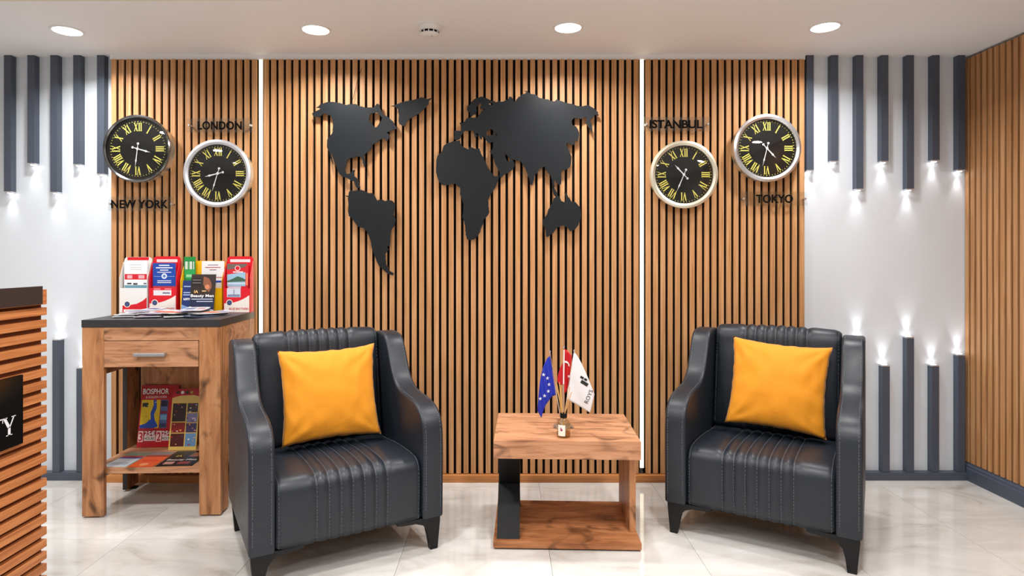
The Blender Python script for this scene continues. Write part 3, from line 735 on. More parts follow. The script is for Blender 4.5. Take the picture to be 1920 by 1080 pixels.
# ------------------------------------------------------------------ side table
t = thing('side_table', 'oak laminate side table with a crossed black leg between the armchairs', 'table', (0.29, 3.03, 0), (0, 0, math.radians(-2)))
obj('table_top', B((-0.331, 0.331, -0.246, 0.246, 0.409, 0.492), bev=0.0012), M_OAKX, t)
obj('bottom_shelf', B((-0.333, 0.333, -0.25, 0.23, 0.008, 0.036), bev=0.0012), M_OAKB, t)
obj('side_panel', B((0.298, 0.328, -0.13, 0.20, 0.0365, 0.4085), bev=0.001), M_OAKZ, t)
for a, b in (((-0.222, 0.0365), (0.19, 0.4085)), ((-0.222, 0.4085), (0.19, 0.0365))):
    bm = bmesh.new(); w = 0.05
    x0, x1 = (-0.318, -0.214) if a[1] < b[1] else (-0.312, -0.2145)
    prism(bm, [(a[0]-0.0, a[1]), (a[0]+w, a[1]), (b[0]+0.0, b[1]), (b[0]-w, b[1])], x0, x1, 'YZ')
    obj('crossed_leg', bm, M_BLACK, t)
for x in (-0.29, 0.29):
    for y in (-0.2, 0.19):
        obj('foot', B((x-0.02, x+0.02, y-0.02, y+0.02, 0, 0.0078)), M_BLACK, t)

# reed diffuser
t = thing('reed_diffuser', 'small glass reed diffuser bottle with a black collar standing on the table', 'diffuser', (0.272, 2.853, 0.4925))
bm = bmesh.new(); lathe(bm, [(0.0005, 0.0), (0.028, 0.0), (0.0315, 0.004), (0.0315, 0.055), (0.029, 0.068), (0.018, 0.082), (0.0135, 0.088), (0.0135, 0.098)], 28)
obj('bottle', bm, M_BOTTLE, t, smooth=True)
bm = bmesh.new(); lathe(bm, [(0.028, 0.003), (0.0295, 0.006), (0.0295, 0.022), (0.0005, 0.022)], 24)
obj('liquid', bm, clear_mat('amber_liquid', (236, 206, 140)), t, smooth=True)
bm = bmesh.new(); lathe(bm, [(0.009, 0.108), (0.0165, 0.108), (0.0165, 0.090), (0.0145, 0.087)], 20); obj('collar', bm, M_BLACK, t, smooth=True)
bm = bmesh.new()
for i in range(7):
    a0, a1 = -PI/2-0.95+1.1*i/7, -PI/2-0.95+1.1*(i+1)/7; q = 0.0322
    vs = [bm.verts.new((q*math.cos(a), q*math.sin(a), z)) for a, z in ((a0, 0.010), (a1, 0.010), (a1, 0.060), (a0, 0.060))]; bm.faces.new(vs)
lab = obj('label', bm, pm((232, 228, 214)), t)
bm = bmesh.new(); q = 0.0326
for k, (aa, z0, rr) in enumerate(((-1.62-0.35, 0.038, 0.006), (-1.62-0.42, 0.046, 0.003))):
    vs = [bm.verts.new((q*math.cos(aa+math.cos(2*PI*i/8)*rr/q), q*math.sin(aa+math.cos(2*PI*i/8)*rr/q), z0+rr*math.sin(2*PI*i/8))) for i in range(8)]; bm.faces.new(vs)
obj('flower_print', bm, pm((150, 50, 90)), lab)
for i, (tx, ty, h) in enumerate(((-0.036, 0.01, 0.25), (-0.020, -0.006, 0.252), (-0.028, 0.02, 0.235), (0.030, 0.012, 0.225), (0.036, -0.004, 0.205), (-0.012, 0.02, 0.22))):
    bm = bmesh.new(); tube(bm, [(-tx*0.35, -ty*0.35, 0.008), (0.004*(1 if tx > 0 else -1), 0, 0.10), (tx, ty, h)], 0.0019, 6)
    obj('reed', bm, pm((206, 158, 84), 0.7), t)

# flag stand
YS = 3.01; zt = 0.4925; cxs = 0.284
t = thing('flag_stand', 'desk flag stand with a blue, a red and a white flag behind the diffuser', 'flag stand', (cxs, YS, zt))
bm = bmesh.new(); lathe(bm, [(0.0005, 0), (0.046, 0), (0.048, 0.004), (0.046, 0.010), (0.03, 0.014), (0.014, 0.018), (0.013, 0.03), (0.0005, 0.032)], 32); obj('base', bm, M_CHROME, t, smooth=True)
def L3(px, py, y=0.0):
    v = W(px, py, YS+y); return Vector((v.x-cxs, y, v.z-zt))
PT = [(1031, 660), (1058, 652), (1076.5, 658)]; PB = [(1052, 795), (1056, 795), (1056, 795)]
for (a, b), (c, d), yo in zip(PT, PB, (0, 0.012, -0.004)):
    p0 = L3(c, d); p0.z = 0.026; p1 = L3(a, b); p0.y = yo*0.5; p1.y = yo*1.5
    bm = bmesh.new(); tube(bm, [p0, p1], 0.0019, 8); p = obj('pole', bm, M_CHROME, t, smooth=True)
    bm = bmesh.new(); lathe(bm, [(0.0005, 0.008), (0.004, 0.006), (0.0048, 0.002), (0.003, -0.003), (0.0005, -0.004)], 10, c=tuple(p1)); obj('finial', bm, M_CHROME, p, smooth=True)
def quad(a, b, c, u): return ((1-u)**2*a[0]+2*u*(1-u)*b[0]+u*u*c[0], (1-u)**2*a[1]+2*u*(1-u)*b[1]+u*u*c[1])
def flag(name, top, bot, m, rip, label, y0, n=20):
    fy = lambda x, z: y0+rip[0]*math.sin(rip[1]*x+rip[2]*z+rip[3])
    bm = bmesh.new(); g = []
    for i in range(n+1):
        u = i/n; a, b = quad(*top, u), quad(*bot, u); row = []
        for j in range(n+1):
            v = j/n; q = L3(a[0]+(b[0]-a[0])*v, a[1]+(b[1]-a[1])*v); row.append(bm.verts.new((q.x, fy(q.x, q.z), q.z)))
        g.append(row)
    for i in range(n):
        for j in range(n): bm.faces.new((g[i][j], g[i+1][j], g[i+1][j+1], g[i][j+1]))
    bmesh.ops.recalc_face_normals(bm, faces=bm.faces[:])
    f = bm.faces[:]; r_ = bmesh.ops.extrude_face_region(bm, geom=f)
    for v in r_['geom']:
        if isinstance(v, bmesh.types.BMVert): v.co.y += 0.0012
    o = obj(name, bm, m, t, smooth='all'); o['label'] = label
    return o, fy
def on_flag(fy, items, parent, name, col):
    bm = bmesh.new()
    for poly in items:
        P = [L3(*p) for p in poly]; vs = [bm.verts.new((p.x, fy(p.x, p.z)-0.0030, p.z)) for p in P]
        for tt in tessellate_polygon([[Vector((p.x, p.z, 0)) for p in P]]): bm.faces.new([vs[i] for i in tt])
    return obj(name, bm, pm(col, 0.6), parent)
def fab(name, col): return mat(name, col, 0.6, bump=0.2, bscale=700)
o, fy = flag('flag', ((1031, 667), (1011, 683), (1008, 771)), ((1042, 740), (1024, 748), (1015, 783)), fab('blue_satin', (22, 42, 168)), (0.006, 150, 20, 0.4), 'blue flag with a ring of pale stars', 0.0)
on_flag(fy, [star(x, y, 3.7, a0=-PI/2) for x, y in ((1019, 702), (1026.5, 709), (1029.5, 721), (1028, 733), (1021, 742), (1013, 747))], o, 'star', (226, 230, 240))
o, fy = flag('flag', ((1059, 655), (1068, 660), (1073, 669)), ((1058.5, 736), (1062, 742), (1067, 722)), fab('red_satin', (196, 16, 28)), (0.006, 170, 10, 1.0), 'red flag with a white crescent', 0.016)
arc = [(1059+11*math.sin(a)*0.9, 689-12*math.cos(a)) for a in [0.0+0.2*i for i in range(8)]]
arc2 = [(1059+9*math.sin(a)*0.9, 690-9.2*math.cos(a)) for a in [0.0+0.2*i for i in range(8)]]
on_flag(fy, [arc+arc2[::-1], star(1067.5, 707, 3.2, a0=0)], o, 'crescent', (238, 232, 230))
o2, fy2 = flag('flag', ((1057, 680), (1050, 690), (1045, 714)), ((1057, 722), (1052, 725), (1048.5, 722)), fab('red_satin', (196, 16, 28)), (0.004, 170, 10, 1.0), 'red flag fold left of its pole', 0.02)
bm = bmesh.new(); tube(bm, [L3(1058, 657)+Vector((0, 0.008, 0)), L3(1057, 721)+Vector((0, 0.009, 0))], 0.0036, 8); obj('sleeve', bm, pm((232, 222, 224)), t, smooth=True)
o, fy = flag('flag', ((1075.5, 660), (1086, 664), (1114.5, 739)), ((1062, 747), (1084, 760), (1106, 773)), fab('white_satin', (226, 226, 230)), (0.004, 60, 25, 0.6), 'white flag with a black emblem of bars', -0.008)
def rot(pts, cx, cy, a): return [(cx+(x*math.cos(a)-y*math.sin(a)), cy+(x*math.sin(a)+y*math.cos(a))) for x, y in pts]
rect = lambda x0, y0, x1, y1: [(x0, y0), (x1, y0), (x1, y1), (x0, y1)]
A = math.radians(32)
on_flag(fy, [rot(rect(-7.5, -3, 7.5, 3), 1095.2, 717.5, A), rot(rect(-3.6, -2, 3.6, 2), 1090.8, 707, A), rot(rect(-3, -1.9, 3, 1.9), 1097.6, 711, A)], o, 'emblem', (24, 24, 26))
bm = bmesh.new()
def mp(q, y):
    p = L3(q[0], q[1]); return (p.x, fy(p.x, p.z)-0.0018, p.z)
me = text_me('ROYS', 11, 0.0, 0, 'LEFT'); vs = []
for p in me.vertices:
    a = math.radians(-66); x, y = p.co.x, -p.co.y
    vs.append(bm.verts.new(mp((1101+x*math.cos(a)-y*math.sin(a), 757+x*math.sin(a)+y*math.cos(a)), 0)))
for f in me.polygons:
    try: bm.faces.new([vs[i] for i in f.vertices])
    except ValueError: pass
obj('lettering', bm, pm((30, 30, 34)), o)

# ------------------------------------------------------------------ brochure cabinet
CA = math.radians(2.2); CO = Vector((-1.80, 3.375, 0))
t = thing('brochure_cabinet', 'oak laminate cabinet with a dark top and one drawer, full of brochures', 'cabinet', CO, (0, 0, CA))
hw, y0, y1 = 0.345, -0.24, 0.235
obj('top_board', B((-hw, hw, y0, y1, 0.965, 1.002), bev=0.001), M_DKTOP, t)
for sx in (-1, 1):
    a, b = sorted((sx*(hw-0.001), sx*(hw-0.108)))
    obj('front_post', B((a, b, y0+0.004, y0+0.028, 0.008, 0.9645), bev=0.001), M_OAKZ, t)
    a, b = sorted((sx*(hw-0.003), sx*(hw-0.030)))
    obj('post_edge', B((a, b, y0+0.0285, y0+0.036, 0.010, 0.9645)), M_EDGE, t)
    a, b = sorted((sx*(hw-0.002), sx*(hw-0.026)))
    obj('side_post', B((a, b, y0+0.0365, y0+0.105, 0.010, 0.9645), bev=0.001), M_OAKZ, t)
    obj('rear_post', B((a, b, y1-0.115, y1, 0.010, 0.9645), bev=0.001), M_OAKZ, t)
    obj('side_apron', B((a, b, y0+0.1055, y1-0.1155, 0.70, 0.9645), bev=0.001), M_OAKX, t)
    a, b = sorted((sx*(hw-0.0022), sx*(hw-0.0262)))
    obj('edge_band', B((a, b, y1-0.118, y1-0.1152, 0.0105, 0.699)), M_EDGE, t)
    for yy in (y0+0.06, y1-0.06):
        obj('foot', B((min(sx*(hw-0.05), sx*(hw-0.012)), max(sx*(hw-0.05), sx*(hw-0.012)), yy-0.015, yy+0.015, 0, 0.0098)), M_BLACK, t)
obj('front_rail', B((-0.2365, 0.2365, y0+0.0045, y0+0.026, 0.897, 0.9644), bev=0.0005), M_OAKX, t)
obj('back_panel', B((-0.268, 0.318, y1-0.03, y1-0.012, 0.16, 0.9644)), M_OAKZ, t)
dr = obj('drawer', B((-0.234, 0.234, y0+0.001, y0+0.021, 0.763, 0.894), bev=0.001), M_OAKX, t)
obj('drawer_box', B((-0.225, 0.225, y0+0.0212, y1-0.06, 0.770, 0.885)), M_OAKZ, dr)
bm = B((-0.078, 0.078, y0-0.026, y0-0.013, 0.819, 0.836), bev=0.004)
for x in (-0.07, 0.07): box(bm, x-0.006, x+0.006, y0-0.014, y0+0.0008, 0.820, 0.835)
obj('handle', bm, M_HANDLE, dr)
obj('shelf', B((-0.318, 0.318, y0+0.0368, y1-0.031, 0.212, 0.242), bev=0.001), M_OAKX, t)
CM = Matrix.Translation(CO) @ Matrix.Rotation(CA, 4, 'Z')
def cab(x, y, z): return CM @ Vector((x, y, z))

# print colours
RED, BLUE, WHT, YEL, GRN, BLK = (214, 20, 38), (22, 72, 164), (232, 232, 234), (246, 186, 16), (30, 138, 66), (24, 22, 24)
CREAM = (236, 228, 220); SKY = (150, 190, 215); NAVY = (22, 40, 92); GR = (140, 146, 150); DKR = (166, 18, 30); ORG = (226, 92, 42)
def rounded(w, h, rr, zb=0.0, n=5):
    pts = [(-w/2, zb), (w/2, zb)]
    for i in range(n+1): a = PI/2*i/n; pts.append((w/2-rr+rr*math.cos(a), h-rr+rr*math.sin(a)))
    for i in range(n+1): a = PI/2+PI/2*i/n; pts.append((-w/2+rr+rr*math.cos(a), h-rr+rr*math.sin(a)))
    return pts
def holder(px, w, h, body, pocket, label, items, Yf=3.545, d=0.05, ph=0.14, words=True):
    """box-shaped leaflet holder: open front above a printed pocket"""
    p = W(px, 480, Yf); o = thing('leaflet_holder', label, 'leaflet holder', (p.x, Yf+d/2, 1.0022))
    m = pm(body, 0.3)
    bm = bmesh.new(); prism(bm, rounded(w, h, 0.02), d/2-0.003, d/2, 'XZ')
    obj('back_panel', bm, m, o)
    for s in (-1, 1):
        bm = bmesh.new(); prism(bm, [(-d/2, 0), (d/2-0.0031, 0), (d/2-0.0031, h-0.03), (d/2-0.012, h-0.03), (-d/2, h*0.62)], s*(w/2-0.002), s*w/2, 'YZ')
        obj('side_wall', bm, m, o)
    obj('base', B((-w/2+0.0022, w/2-0.0022, -d/2+0.0021, d/2-0.0033, 0, 0.002)), m, o)
    bm = B((-w/2+0.0021, w/2-0.0021, -d/2, -d/2+0.002, 0, ph)); pk = obj('pocket', bm, m, o)
    if pocket: printed(pocket, pk, y=-d/2-0.0006)
    if items: printed(items, o, y=d/2-0.0036)
    return o, Yf, d
def swoosh(w, ph):
    n = 8; pts = [(-w/2+0.004, 0.002), (w/2-0.004, 0.002)]
    for i in range(n+1):
        u = i/n; pts.append((w/2-0.004-(w-0.008)*u, 0.052+(ph-0.058)*(1-u)**2.2))
    return pts
def leaflet(hd, dx, w, h, z0, items, label, col=WHT, fwd=0.0, tilt=0.0, group='leaflets in the holders'):
    o, Yf, d = hd
    t = thing('leaflet', label, 'leaflet', (o.location.x+dx, Yf+d/2+fwd, 1.0022+z0), (tilt, 0, 0), group)
    obj('sheet', B((-w/2, w/2, -0.0008, 0.0022, 0, h), bev=0.0003), pm(col), t)
    printed(items, t)
    return t
BW = 0.158
def globe(x, z): return [('c', x, z, 0.019, CREAM), ('c', x, z, 0.0145, NAVY), ('c', x, z, 0.010, (70, 84, 130))]
lines = lambda x0, x1, zs, col, hgt=0.0022: [('r', x0, z, x1, z+hgt, col) for z in zs]
# 1: white holder
h1 = holder(250, 0.160, 0.318, (228, 226, 222), [('r', -0.077, 0.002, 0.077, 0.14, (232, 230, 228)), ('p', [(-0.062, 0.002), (0.077, 0.002), (0.077, 0.088), (0.055, 0.068), (0.02, 0.05), (-0.03, 0.042), (-0.062, 0.04)], RED), ('r', -0.055, 0.003, 0.077, 0.018, (244, 240, 238))]+globe(-0.035, 0.048)+[('t', 0.012, 0.006, 0.010, 'BLUE BROTHERS', 0.11, RED)], 'white leaflet holder with a red header at the left end of the cabinet top', [('r', -0.062, 0.300, 0.062, 0.317, RED)])
leaflet(h1, 0.0, 0.135, 0.268, 0.028, [('r', -0.064, 0.12, 0.064, 0.262, (238, 238, 240)), ('r', -0.064, 0.16, 0.064, 0.192, (206, 30, 52)), ('r', -0.05, 0.166, -0.02, 0.186, (236, 170, 176)), ('r', 0.015, 0.166, 0.05, 0.186, (236, 170, 176)), ('r', -0.064, 0.112, 0.064, 0.128, (110, 158, 178)), ('r', -0.05, 0.133, -0.025, 0.141, BLK), ('r', -0.015, 0.130, 0.01, 0.140, (70, 70, 70)), ('r', 0.045, 0.134, 0.062, 0.140, NAVY)]+lines(-0.035, 0.035, (0.218, 0.230, 0.244), (190, 192, 200))+lines(-0.045, 0.03, (0.062, 0.078, 0.092), (196, 196, 204)), 'white leaflet with a red band standing in the leftmost holder')
# 2: red holder with blue leaflet
def redpocket(w, ph=0.14): return [('r', -w/2+0.004, 0.002, w/2-0.004, ph, RED), ('p', swoosh(w, 0.105), CREAM)]+globe(-w/2+0.034, 0.056)+[('t', 0.012, 0.016, 0.016, 'BLUE BROTHERS', w*0.72, (206, 40, 50))]
h2 = holder(305, BW, 0.322, RED, redpocket(BW)+[('r', -0.052, 0.098, 0.05, 0.128, (222, 222, 228)), ('r', 0.0, 0.108, 0.042, 0.116, (110, 110, 124)), ('r', -0.05, 0.131, -0.012, 0.139, (236, 120, 130)), ('r', 0.012, 0.131, 0.05, 0.139, (236, 120, 130))], 'red leaflet holder with a blue leaflet, second from the left', [('r', -0.06, 0.288, 0.06, 0.305, (240, 214, 218))])
leaflet(h2, -0.004, 0.134, 0.240, 0.045, [('r', -0.066, 0.105, 0.066, 0.238, BLUE), ('c', 0, 0.163, 0.016, (220, 228, 242)), ('c', 0, 0.163, 0.009, (90, 130, 190)), ('r', -0.05, 0.058, 0.05, 0.085, (224, 224, 230)), ('r', 0.0, 0.067, 0.04, 0.074, (110, 110, 120))]+lines(-0.03, 0.03, (0.222,), WHT, 0.006)+lines(-0.048, 0.048, (0.208,), WHT, 0.006)+lines(-0.024, 0.024, (0.195,), WHT, 0.005)+lines(-0.04, 0.04, (0.183, 0.134, 0.124), WHT, 0.004)+lines(-0.06, -0.02, (0.160,), (150, 180, 220))+lines(0.02, 0.06, (0.160,), (150, 180, 220)), 'blue leaflet with white print in the second holder from the left', (200, 60, 70))
# 3: wide yellow holder
h3 = holder(377, 0.238, 0.296, YEL, [('r', -0.11, 0.002, 0.11, 0.14, YEL)], 'wide yellow leaflet holder in the middle of the cabinet top', None, Yf=3.55)
leaflet(h3, 0.057, 0.13, 0.250, 0.044, [('r', -0.065, 0.127, 0.065, 0.138, (40, 70, 170))]+lines(-0.03, 0.03, (0.226,), (150, 120, 140), 0.004)+lines(-0.045, 0.045, (0.212,), (180, 60, 70), 0.004)+lines(-0.02, 0.02, (0.198,), (150, 60, 80), 0.004)+lines(0.02, 0.055, (0.155,), (200, 70, 70), 0.004), 'white card with a blue stripe standing in the yellow holder')
leaflet(h3, -0.082, 0.066, 0.318, 0.002, [('r', -0.032, 0.292, 0.032, 0.317, GRN), ('r', -0.026, 0.245, 0.026, 0.29, (206, 214, 206)), ('r', -0.012, 0.245, 0.0, 0.29, (80, 150, 90)), ('r', 0.014, 0.245, 0.02, 0.29, (50, 120, 60)), ('r', -0.028, 0.19, 0.03, 0.243, (44, 160, 84)), ('r', -0.02, 0.2, 0.02, 0.215, (150, 210, 160))], 'tall narrow green leaflet standing at the left of the yellow holder', GRN, fwd=0.009)
# 4: red holder with landscape
h4 = holder(444, 0.152, 0.322, RED, redpocket(0.152)+[('r', -0.056, 0.088, 0.022, 0.139, (202, 210, 224)), ('r', -0.052, 0.09, 0.018, 0.104, (120, 140, 170)), ('r', -0.02, 0.104, -0.012, 0.132, (150, 160, 184))], 'red leaflet holder with a bay picture at the right end of the cabinet top', [('r', -0.058, 0.288, 0.058, 0.305, (240, 214, 218))])
leaflet(h4, -0.006, 0.125, 0.235, 0.045, [('p', [(-0.06, 0.234), (0.06, 0.234), (0.04, 0.214), (-0.06, 0.20)], (110, 96, 92)), ('c', 0.0, 0.208, 0.016, (240, 210, 212)), ('c', 0.0, 0.209, 0.012, RED), ('r', -0.026, 0.183, 0.032, 0.190, (240, 220, 222)), ('p', [(-0.06, 0.105), (0.045, 0.105), (0.045, 0.186), (-0.06, 0.172)], SKY), ('p', [(-0.06, 0.135), (-0.03, 0.147), (0.0, 0.162), (0.03, 0.152), (0.045, 0.142), (0.045, 0.132), (-0.06, 0.128)], (64, 100, 78)), ('r', -0.06, 0.118, 0.045, 0.123, (214, 226, 232)), ('r', -0.055, 0.042, 0.02, 0.103, (196, 206, 222)), ('r', -0.05, 0.048, -0.01, 0.07, (120, 140, 170)), ('r', 0.048, 0.11, 0.06, 0.18, (240, 130, 100))], 'red leaflet with a green bay picture in the rightmost holder', (206, 34, 46))
# leaflets leaning in front of the yellow holder
def lean(px0, px1, pyt, Yb, h, items, label, col, tilt, cat='leaflet'):
    w = (px1-px0)*Yb/F; t = thing('leaflet', label, cat, (((px0+px1)/2-CX)*Yb/F, Yb, 1.0025), (tilt, 0, 0))
    obj('sheet', B((-w/2, w/2, -0.0008, 0.0022, 0, h), bev=0.0003), pm(col), t)
    printed(items(w, h), t); return t
lean(354, 400, 513, 3.478, 0.222, lambda w, h: [('r', -w/2, 0.045, w/2, h, BLK), ('r', -w/2, 0.105, w/2, h, (40, 28, 24)), ('r', -w/2+0.004, 0.155, -0.01, 0.200, (16, 14, 16)), ('p', [(0.0, 0.21), (0.03, 0.2), (0.045, 0.175), (0.05, 0.15), (0.035, 0.12), (0.02, 0.135), (0.0, 0.165)], (130, 78, 52)), ('c', 0.024, 0.150, 0.014, (190, 120, 84)), ('r', -0.004, 0.124, 0.02, 0.130, (214, 170, 120)), ('r', -w/2, 0.0, w/2, 0.090, (18, 30, 62)), ('p', [(-w/2, 0.0), (w/2, 0.0), (w/2, 0.02), (0.02, 0.034), (-0.02, 0.028), (-w/2, 0.04)], (214, 216, 224)), ('t', -0.036, 0.116, 0.022, 'IA', 0.022, (226, 186, 110)), ('t', 0.0, 0.093, 0.022, 'Beauty Men', w*0.94, WHT)]+lines(-0.06, 0.06, (0.079,), (190, 196, 210), 0.004)+lines(-0.03, 0.062, (0.066,), (190, 196, 210), 0.004)+lines(-0.06, -0.014, (0.188, 0.172), (140, 130, 124), 0.003), 'black leaflet reading Beauty Men leaning before the yellow holder', BLK, math.radians(-9))
lean(339, 357, 523, 3.488, 0.186, lambda w, h: [('r', -w/2, 0, w/2, h, (20, 44, 104)), ('p', [(-w/2, 0), (w/2, 0), (w/2, 0.03), (-w/2, 0.05)], (120, 150, 200)), ('t', 0.002, 0.075, 0.024, 'um', w*0.7, WHT)]+lines(-0.02, 0.022, (0.150, 0.115, 0.102), (170, 186, 214), 0.005), 'narrow navy leaflet reading um, half behind the black leaflet', NAVY, math.radians(-8))

# flat brochures on the cabinet top
def flat(x, y, z, rz, w, l, items, label, col, base=None, curl=0.0, group=None, name='brochure', th=0.0016, M0=None):
    """a sheet lying down, slightly curled; local x = width, y = length"""
    if z > 0.9: z = TZ+(z-TZ)*2.0; th = 0.0048
    p = cab(x, y, z); o = thing(name, label, 'brochure', p, (0, 0, CA+rz), group)
    n = 8; f = lambda a, b: curl*((b/(l/2))**2)
    bm = bmesh.new(); top = [[bm.verts.new((sx*w/2, -l/2+l*j/n, f(0, -l/2+l*j/n)+th)) for sx in (-1, 1)] for j in range(n+1)]
    bot = [[bm.verts.new((sx*w/2, -l/2+l*j/n, f(0, -l/2+l*j/n))) for sx in (-1, 1)] for j in range(n+1)]
    for j in range(n):
        bm.faces.new((top[j][0], top[j][1], top[j+1][1], top[j+1][0])); bm.faces.new((bot[j][0], bot[j+1][0], bot[j+1][1], bot[j][1]))
        for s in (0, 1): bm.faces.new((top[j][s], top[j+1][s], bot[j+1][s], bot[j][s]))
    bm.faces.new((top[0][0], top[0][1], bot[0][1], bot[0][0])); bm.faces.new((top[n][0], top[n][1], bot[n][1], bot[n][0]))
    obj('sheet', bm, pm(col), o, smooth=True)
    items2 = []
    for it in items:   # split long shapes so they follow the curl
        if it[0] == 'r' and curl:
            _, a, b, c, d, cl_ = it; k = max(1, int(abs(d-b)/(l/8)))
            items2 += [('r', a, b+(d-b)*q/k, c, b+(d-b)*(q+1)/k, cl_) for q in range(k)]
        else: items2.append(it)
    if items2: printed(items2, o, y=0.0, mapf=lambda q, yy: (q[0], q[1], f(0, q[1])+th+0.0007-yy*0.6))
    return o
TZ = 1.0024
gx = 'brochures lying on the cabinet top'
flat(-0.235, -0.035, TZ, 0.35, 0.10, 0.21, [('r', -0.05, -0.1, 0.05, 0.02, (188, 196, 204)), ('r', -0.05, -0.01, 0.05, 0.03, (60, 66, 74)), ('r', -0.04, 0.05, 0.04, 0.09, (150, 170, 190))], 'silver grey brochure lying lowest at the left end of the cabinet top', (205, 205, 210), curl=0.004, group=gx)
flat(-0.215, -0.02, TZ+0.004, 0.15, 0.10, 0.21, [('r', -0.05, -0.1, 0.05, -0.06, (70, 76, 84)), ('r', -0.045, -0.05, 0.045, 0.04, (196, 200, 206)), ('r', -0.04, 0.05, 0.04, 0.08, (90, 100, 130))], 'silver brochure with a dark edge on top of the leftmost pile', (212, 214, 218), curl=0.006, group=gx)
flat(-0.165, 0.03, TZ+0.0115, -0.1, 0.095, 0.2, [('r', -0.045, -0.095, 0.045, -0.03, (120, 130, 160)), ('r', -0.04, -0.02, 0.04, 0.03, (214, 216, 226)), ('r', -0.03, 0.04, 0.03, 0.08, (60, 66, 110))], 'pale blue brochure bridging the two left piles', (206, 208, 222), curl=0.003, group=gx)
flat(-0.09, -0.065, TZ, 0.25, 0.12, 0.2, [('r', -0.06, -0.1, 0.06, -0.05, (72, 44, 50)), ('r', -0.055, -0.045, 0.055, 0.02, (200, 170, 180)), ('r', -0.05, 0.03, 0.05, 0.07, (110, 90, 150))], 'brochure with a dark maroon end and pink pictures left of centre', (200, 196, 208), curl=0.006, group=gx)
flat(-0.06, -0.04, TZ+0.0075, -0.2, 0.11, 0.2, [('r', -0.055, -0.1, 0.0, 0.0, (222, 220, 228)), ('r', 0.0, -0.09, 0.05, -0.02, (128, 112, 170)), ('r', -0.05, 0.01, 0.05, 0.06, (190, 90, 70))], 'white and violet brochure lying over the maroon one', (216, 214, 222), curl=0.006, group=gx)
flat(0.045, -0.075, TZ, 0.5, 0.12, 0.2, [('r', -0.06, -0.1, 0.06, -0.07, (42, 70, 66)), ('r', -0.055, -0.06, 0.055, 0.0, (200, 212, 206)), ('r', -0.05, 0.01, 0.05, 0.05, (110, 146, 130))], 'brochure with a dark green edge in the middle of the cabinet top', (208, 212, 214), curl=0.006, group=gx)
flat(0.035, -0.02, TZ+0.0075, -0.5, 0.11, 0.2, [('r', -0.055, -0.1, 0.055, 0.0, (216, 112, 66)), ('r', -0.05, 0.0, 0.02, 0.08, (150, 150, 190)), ('r', 0.02, 0.02, 0.05, 0.08, (236, 226, 200))], 'orange and white brochure lying across the middle pile', (220, 214, 216), curl=0.005, group=gx)
flat(0.105, 0.0, TZ+0.0145, 0.15, 0.12, 0.2, [('r', -0.055, -0.095, 0.055, -0.02, (214, 216, 228)), ('r', -0.05, -0.01, 0.0, 0.06, (96, 110, 150)), ('r', 0.01, 0.0, 0.05, 0.06, (180, 120, 110))], 'white brochure with blue pictures topmost right of centre', (222, 222, 228), curl=0.003, group=gx)
flat(0.175, -0.055, TZ, -0.45, 0.13, 0.22, [('r', -0.065, -0.11, 0.065, -0.05, (40, 52, 78)), ('r', -0.06, -0.04, 0.06, 0.03, (120, 140, 168)), ('r', -0.05, 0.04, 0.05, 0.09, (60, 70, 96))], 'dark navy brochure lying near the front right of the cabinet top', (70, 80, 104), curl=0.005, group=gx)
flat(0.205, -0.02, TZ+0.0065, -0.75, 0.11, 0.2, [('r', -0.055, -0.1, 0.055, -0.04, (196, 190, 190)), ('r', -0.05, -0.03, 0.05, 0.03, (214, 128, 90)), ('r', -0.05, 0.04, 0.05, 0.08, (150, 160, 180))], 'grey brochure with an orange picture on top at the right end', (202, 200, 206), curl=0.004, group=gx)

# brochures in the lower compartment
SZ = 0.2425
def upright(x, y, w, h, tilt, rz, items, label, col):
    p = cab(x, y, SZ+0.001); o = thing('brochure', label, 'brochure', p, (tilt, 0, CA+rz))
    obj('cover', B((-w/2, w/2, -0.001, 0.003, 0, h), bev=0.0003), pm(col), o)
    printed(items, o, y=-0.0014); return o
random.seed(5)
mapi = [('r', -0.098, 0.105, 0.006, 0.262, (212, 184, 30)), ('p', [(-0.098, 0.105), (-0.02, 0.105), (0.0, 0.112), (0.0, 0.12), (-0.018, 0.15), (-0.024, 0.18), (-0.012, 0.215), (-0.016, 0.262), (-0.034, 0.262), (-0.03, 0.23), (-0.044, 0.19), (-0.04, 0.155), (-0.07, 0.13), (-0.098, 0.122)], (24, 70, 170)), ('r', -0.092, 0.222, -0.06, 0.246, (30, 34, 30))]
for i in range(26):
    x, z = random.uniform(-0.094, 0.0), random.uniform(0.125, 0.255); s = random.uniform(0.0015, 0.004)
    mapi.append(('r', x, z, x+s*1.6, z+s, random.choice([(40, 50, 40), (150, 60, 40), (226, 222, 190), (30, 60, 90)])))
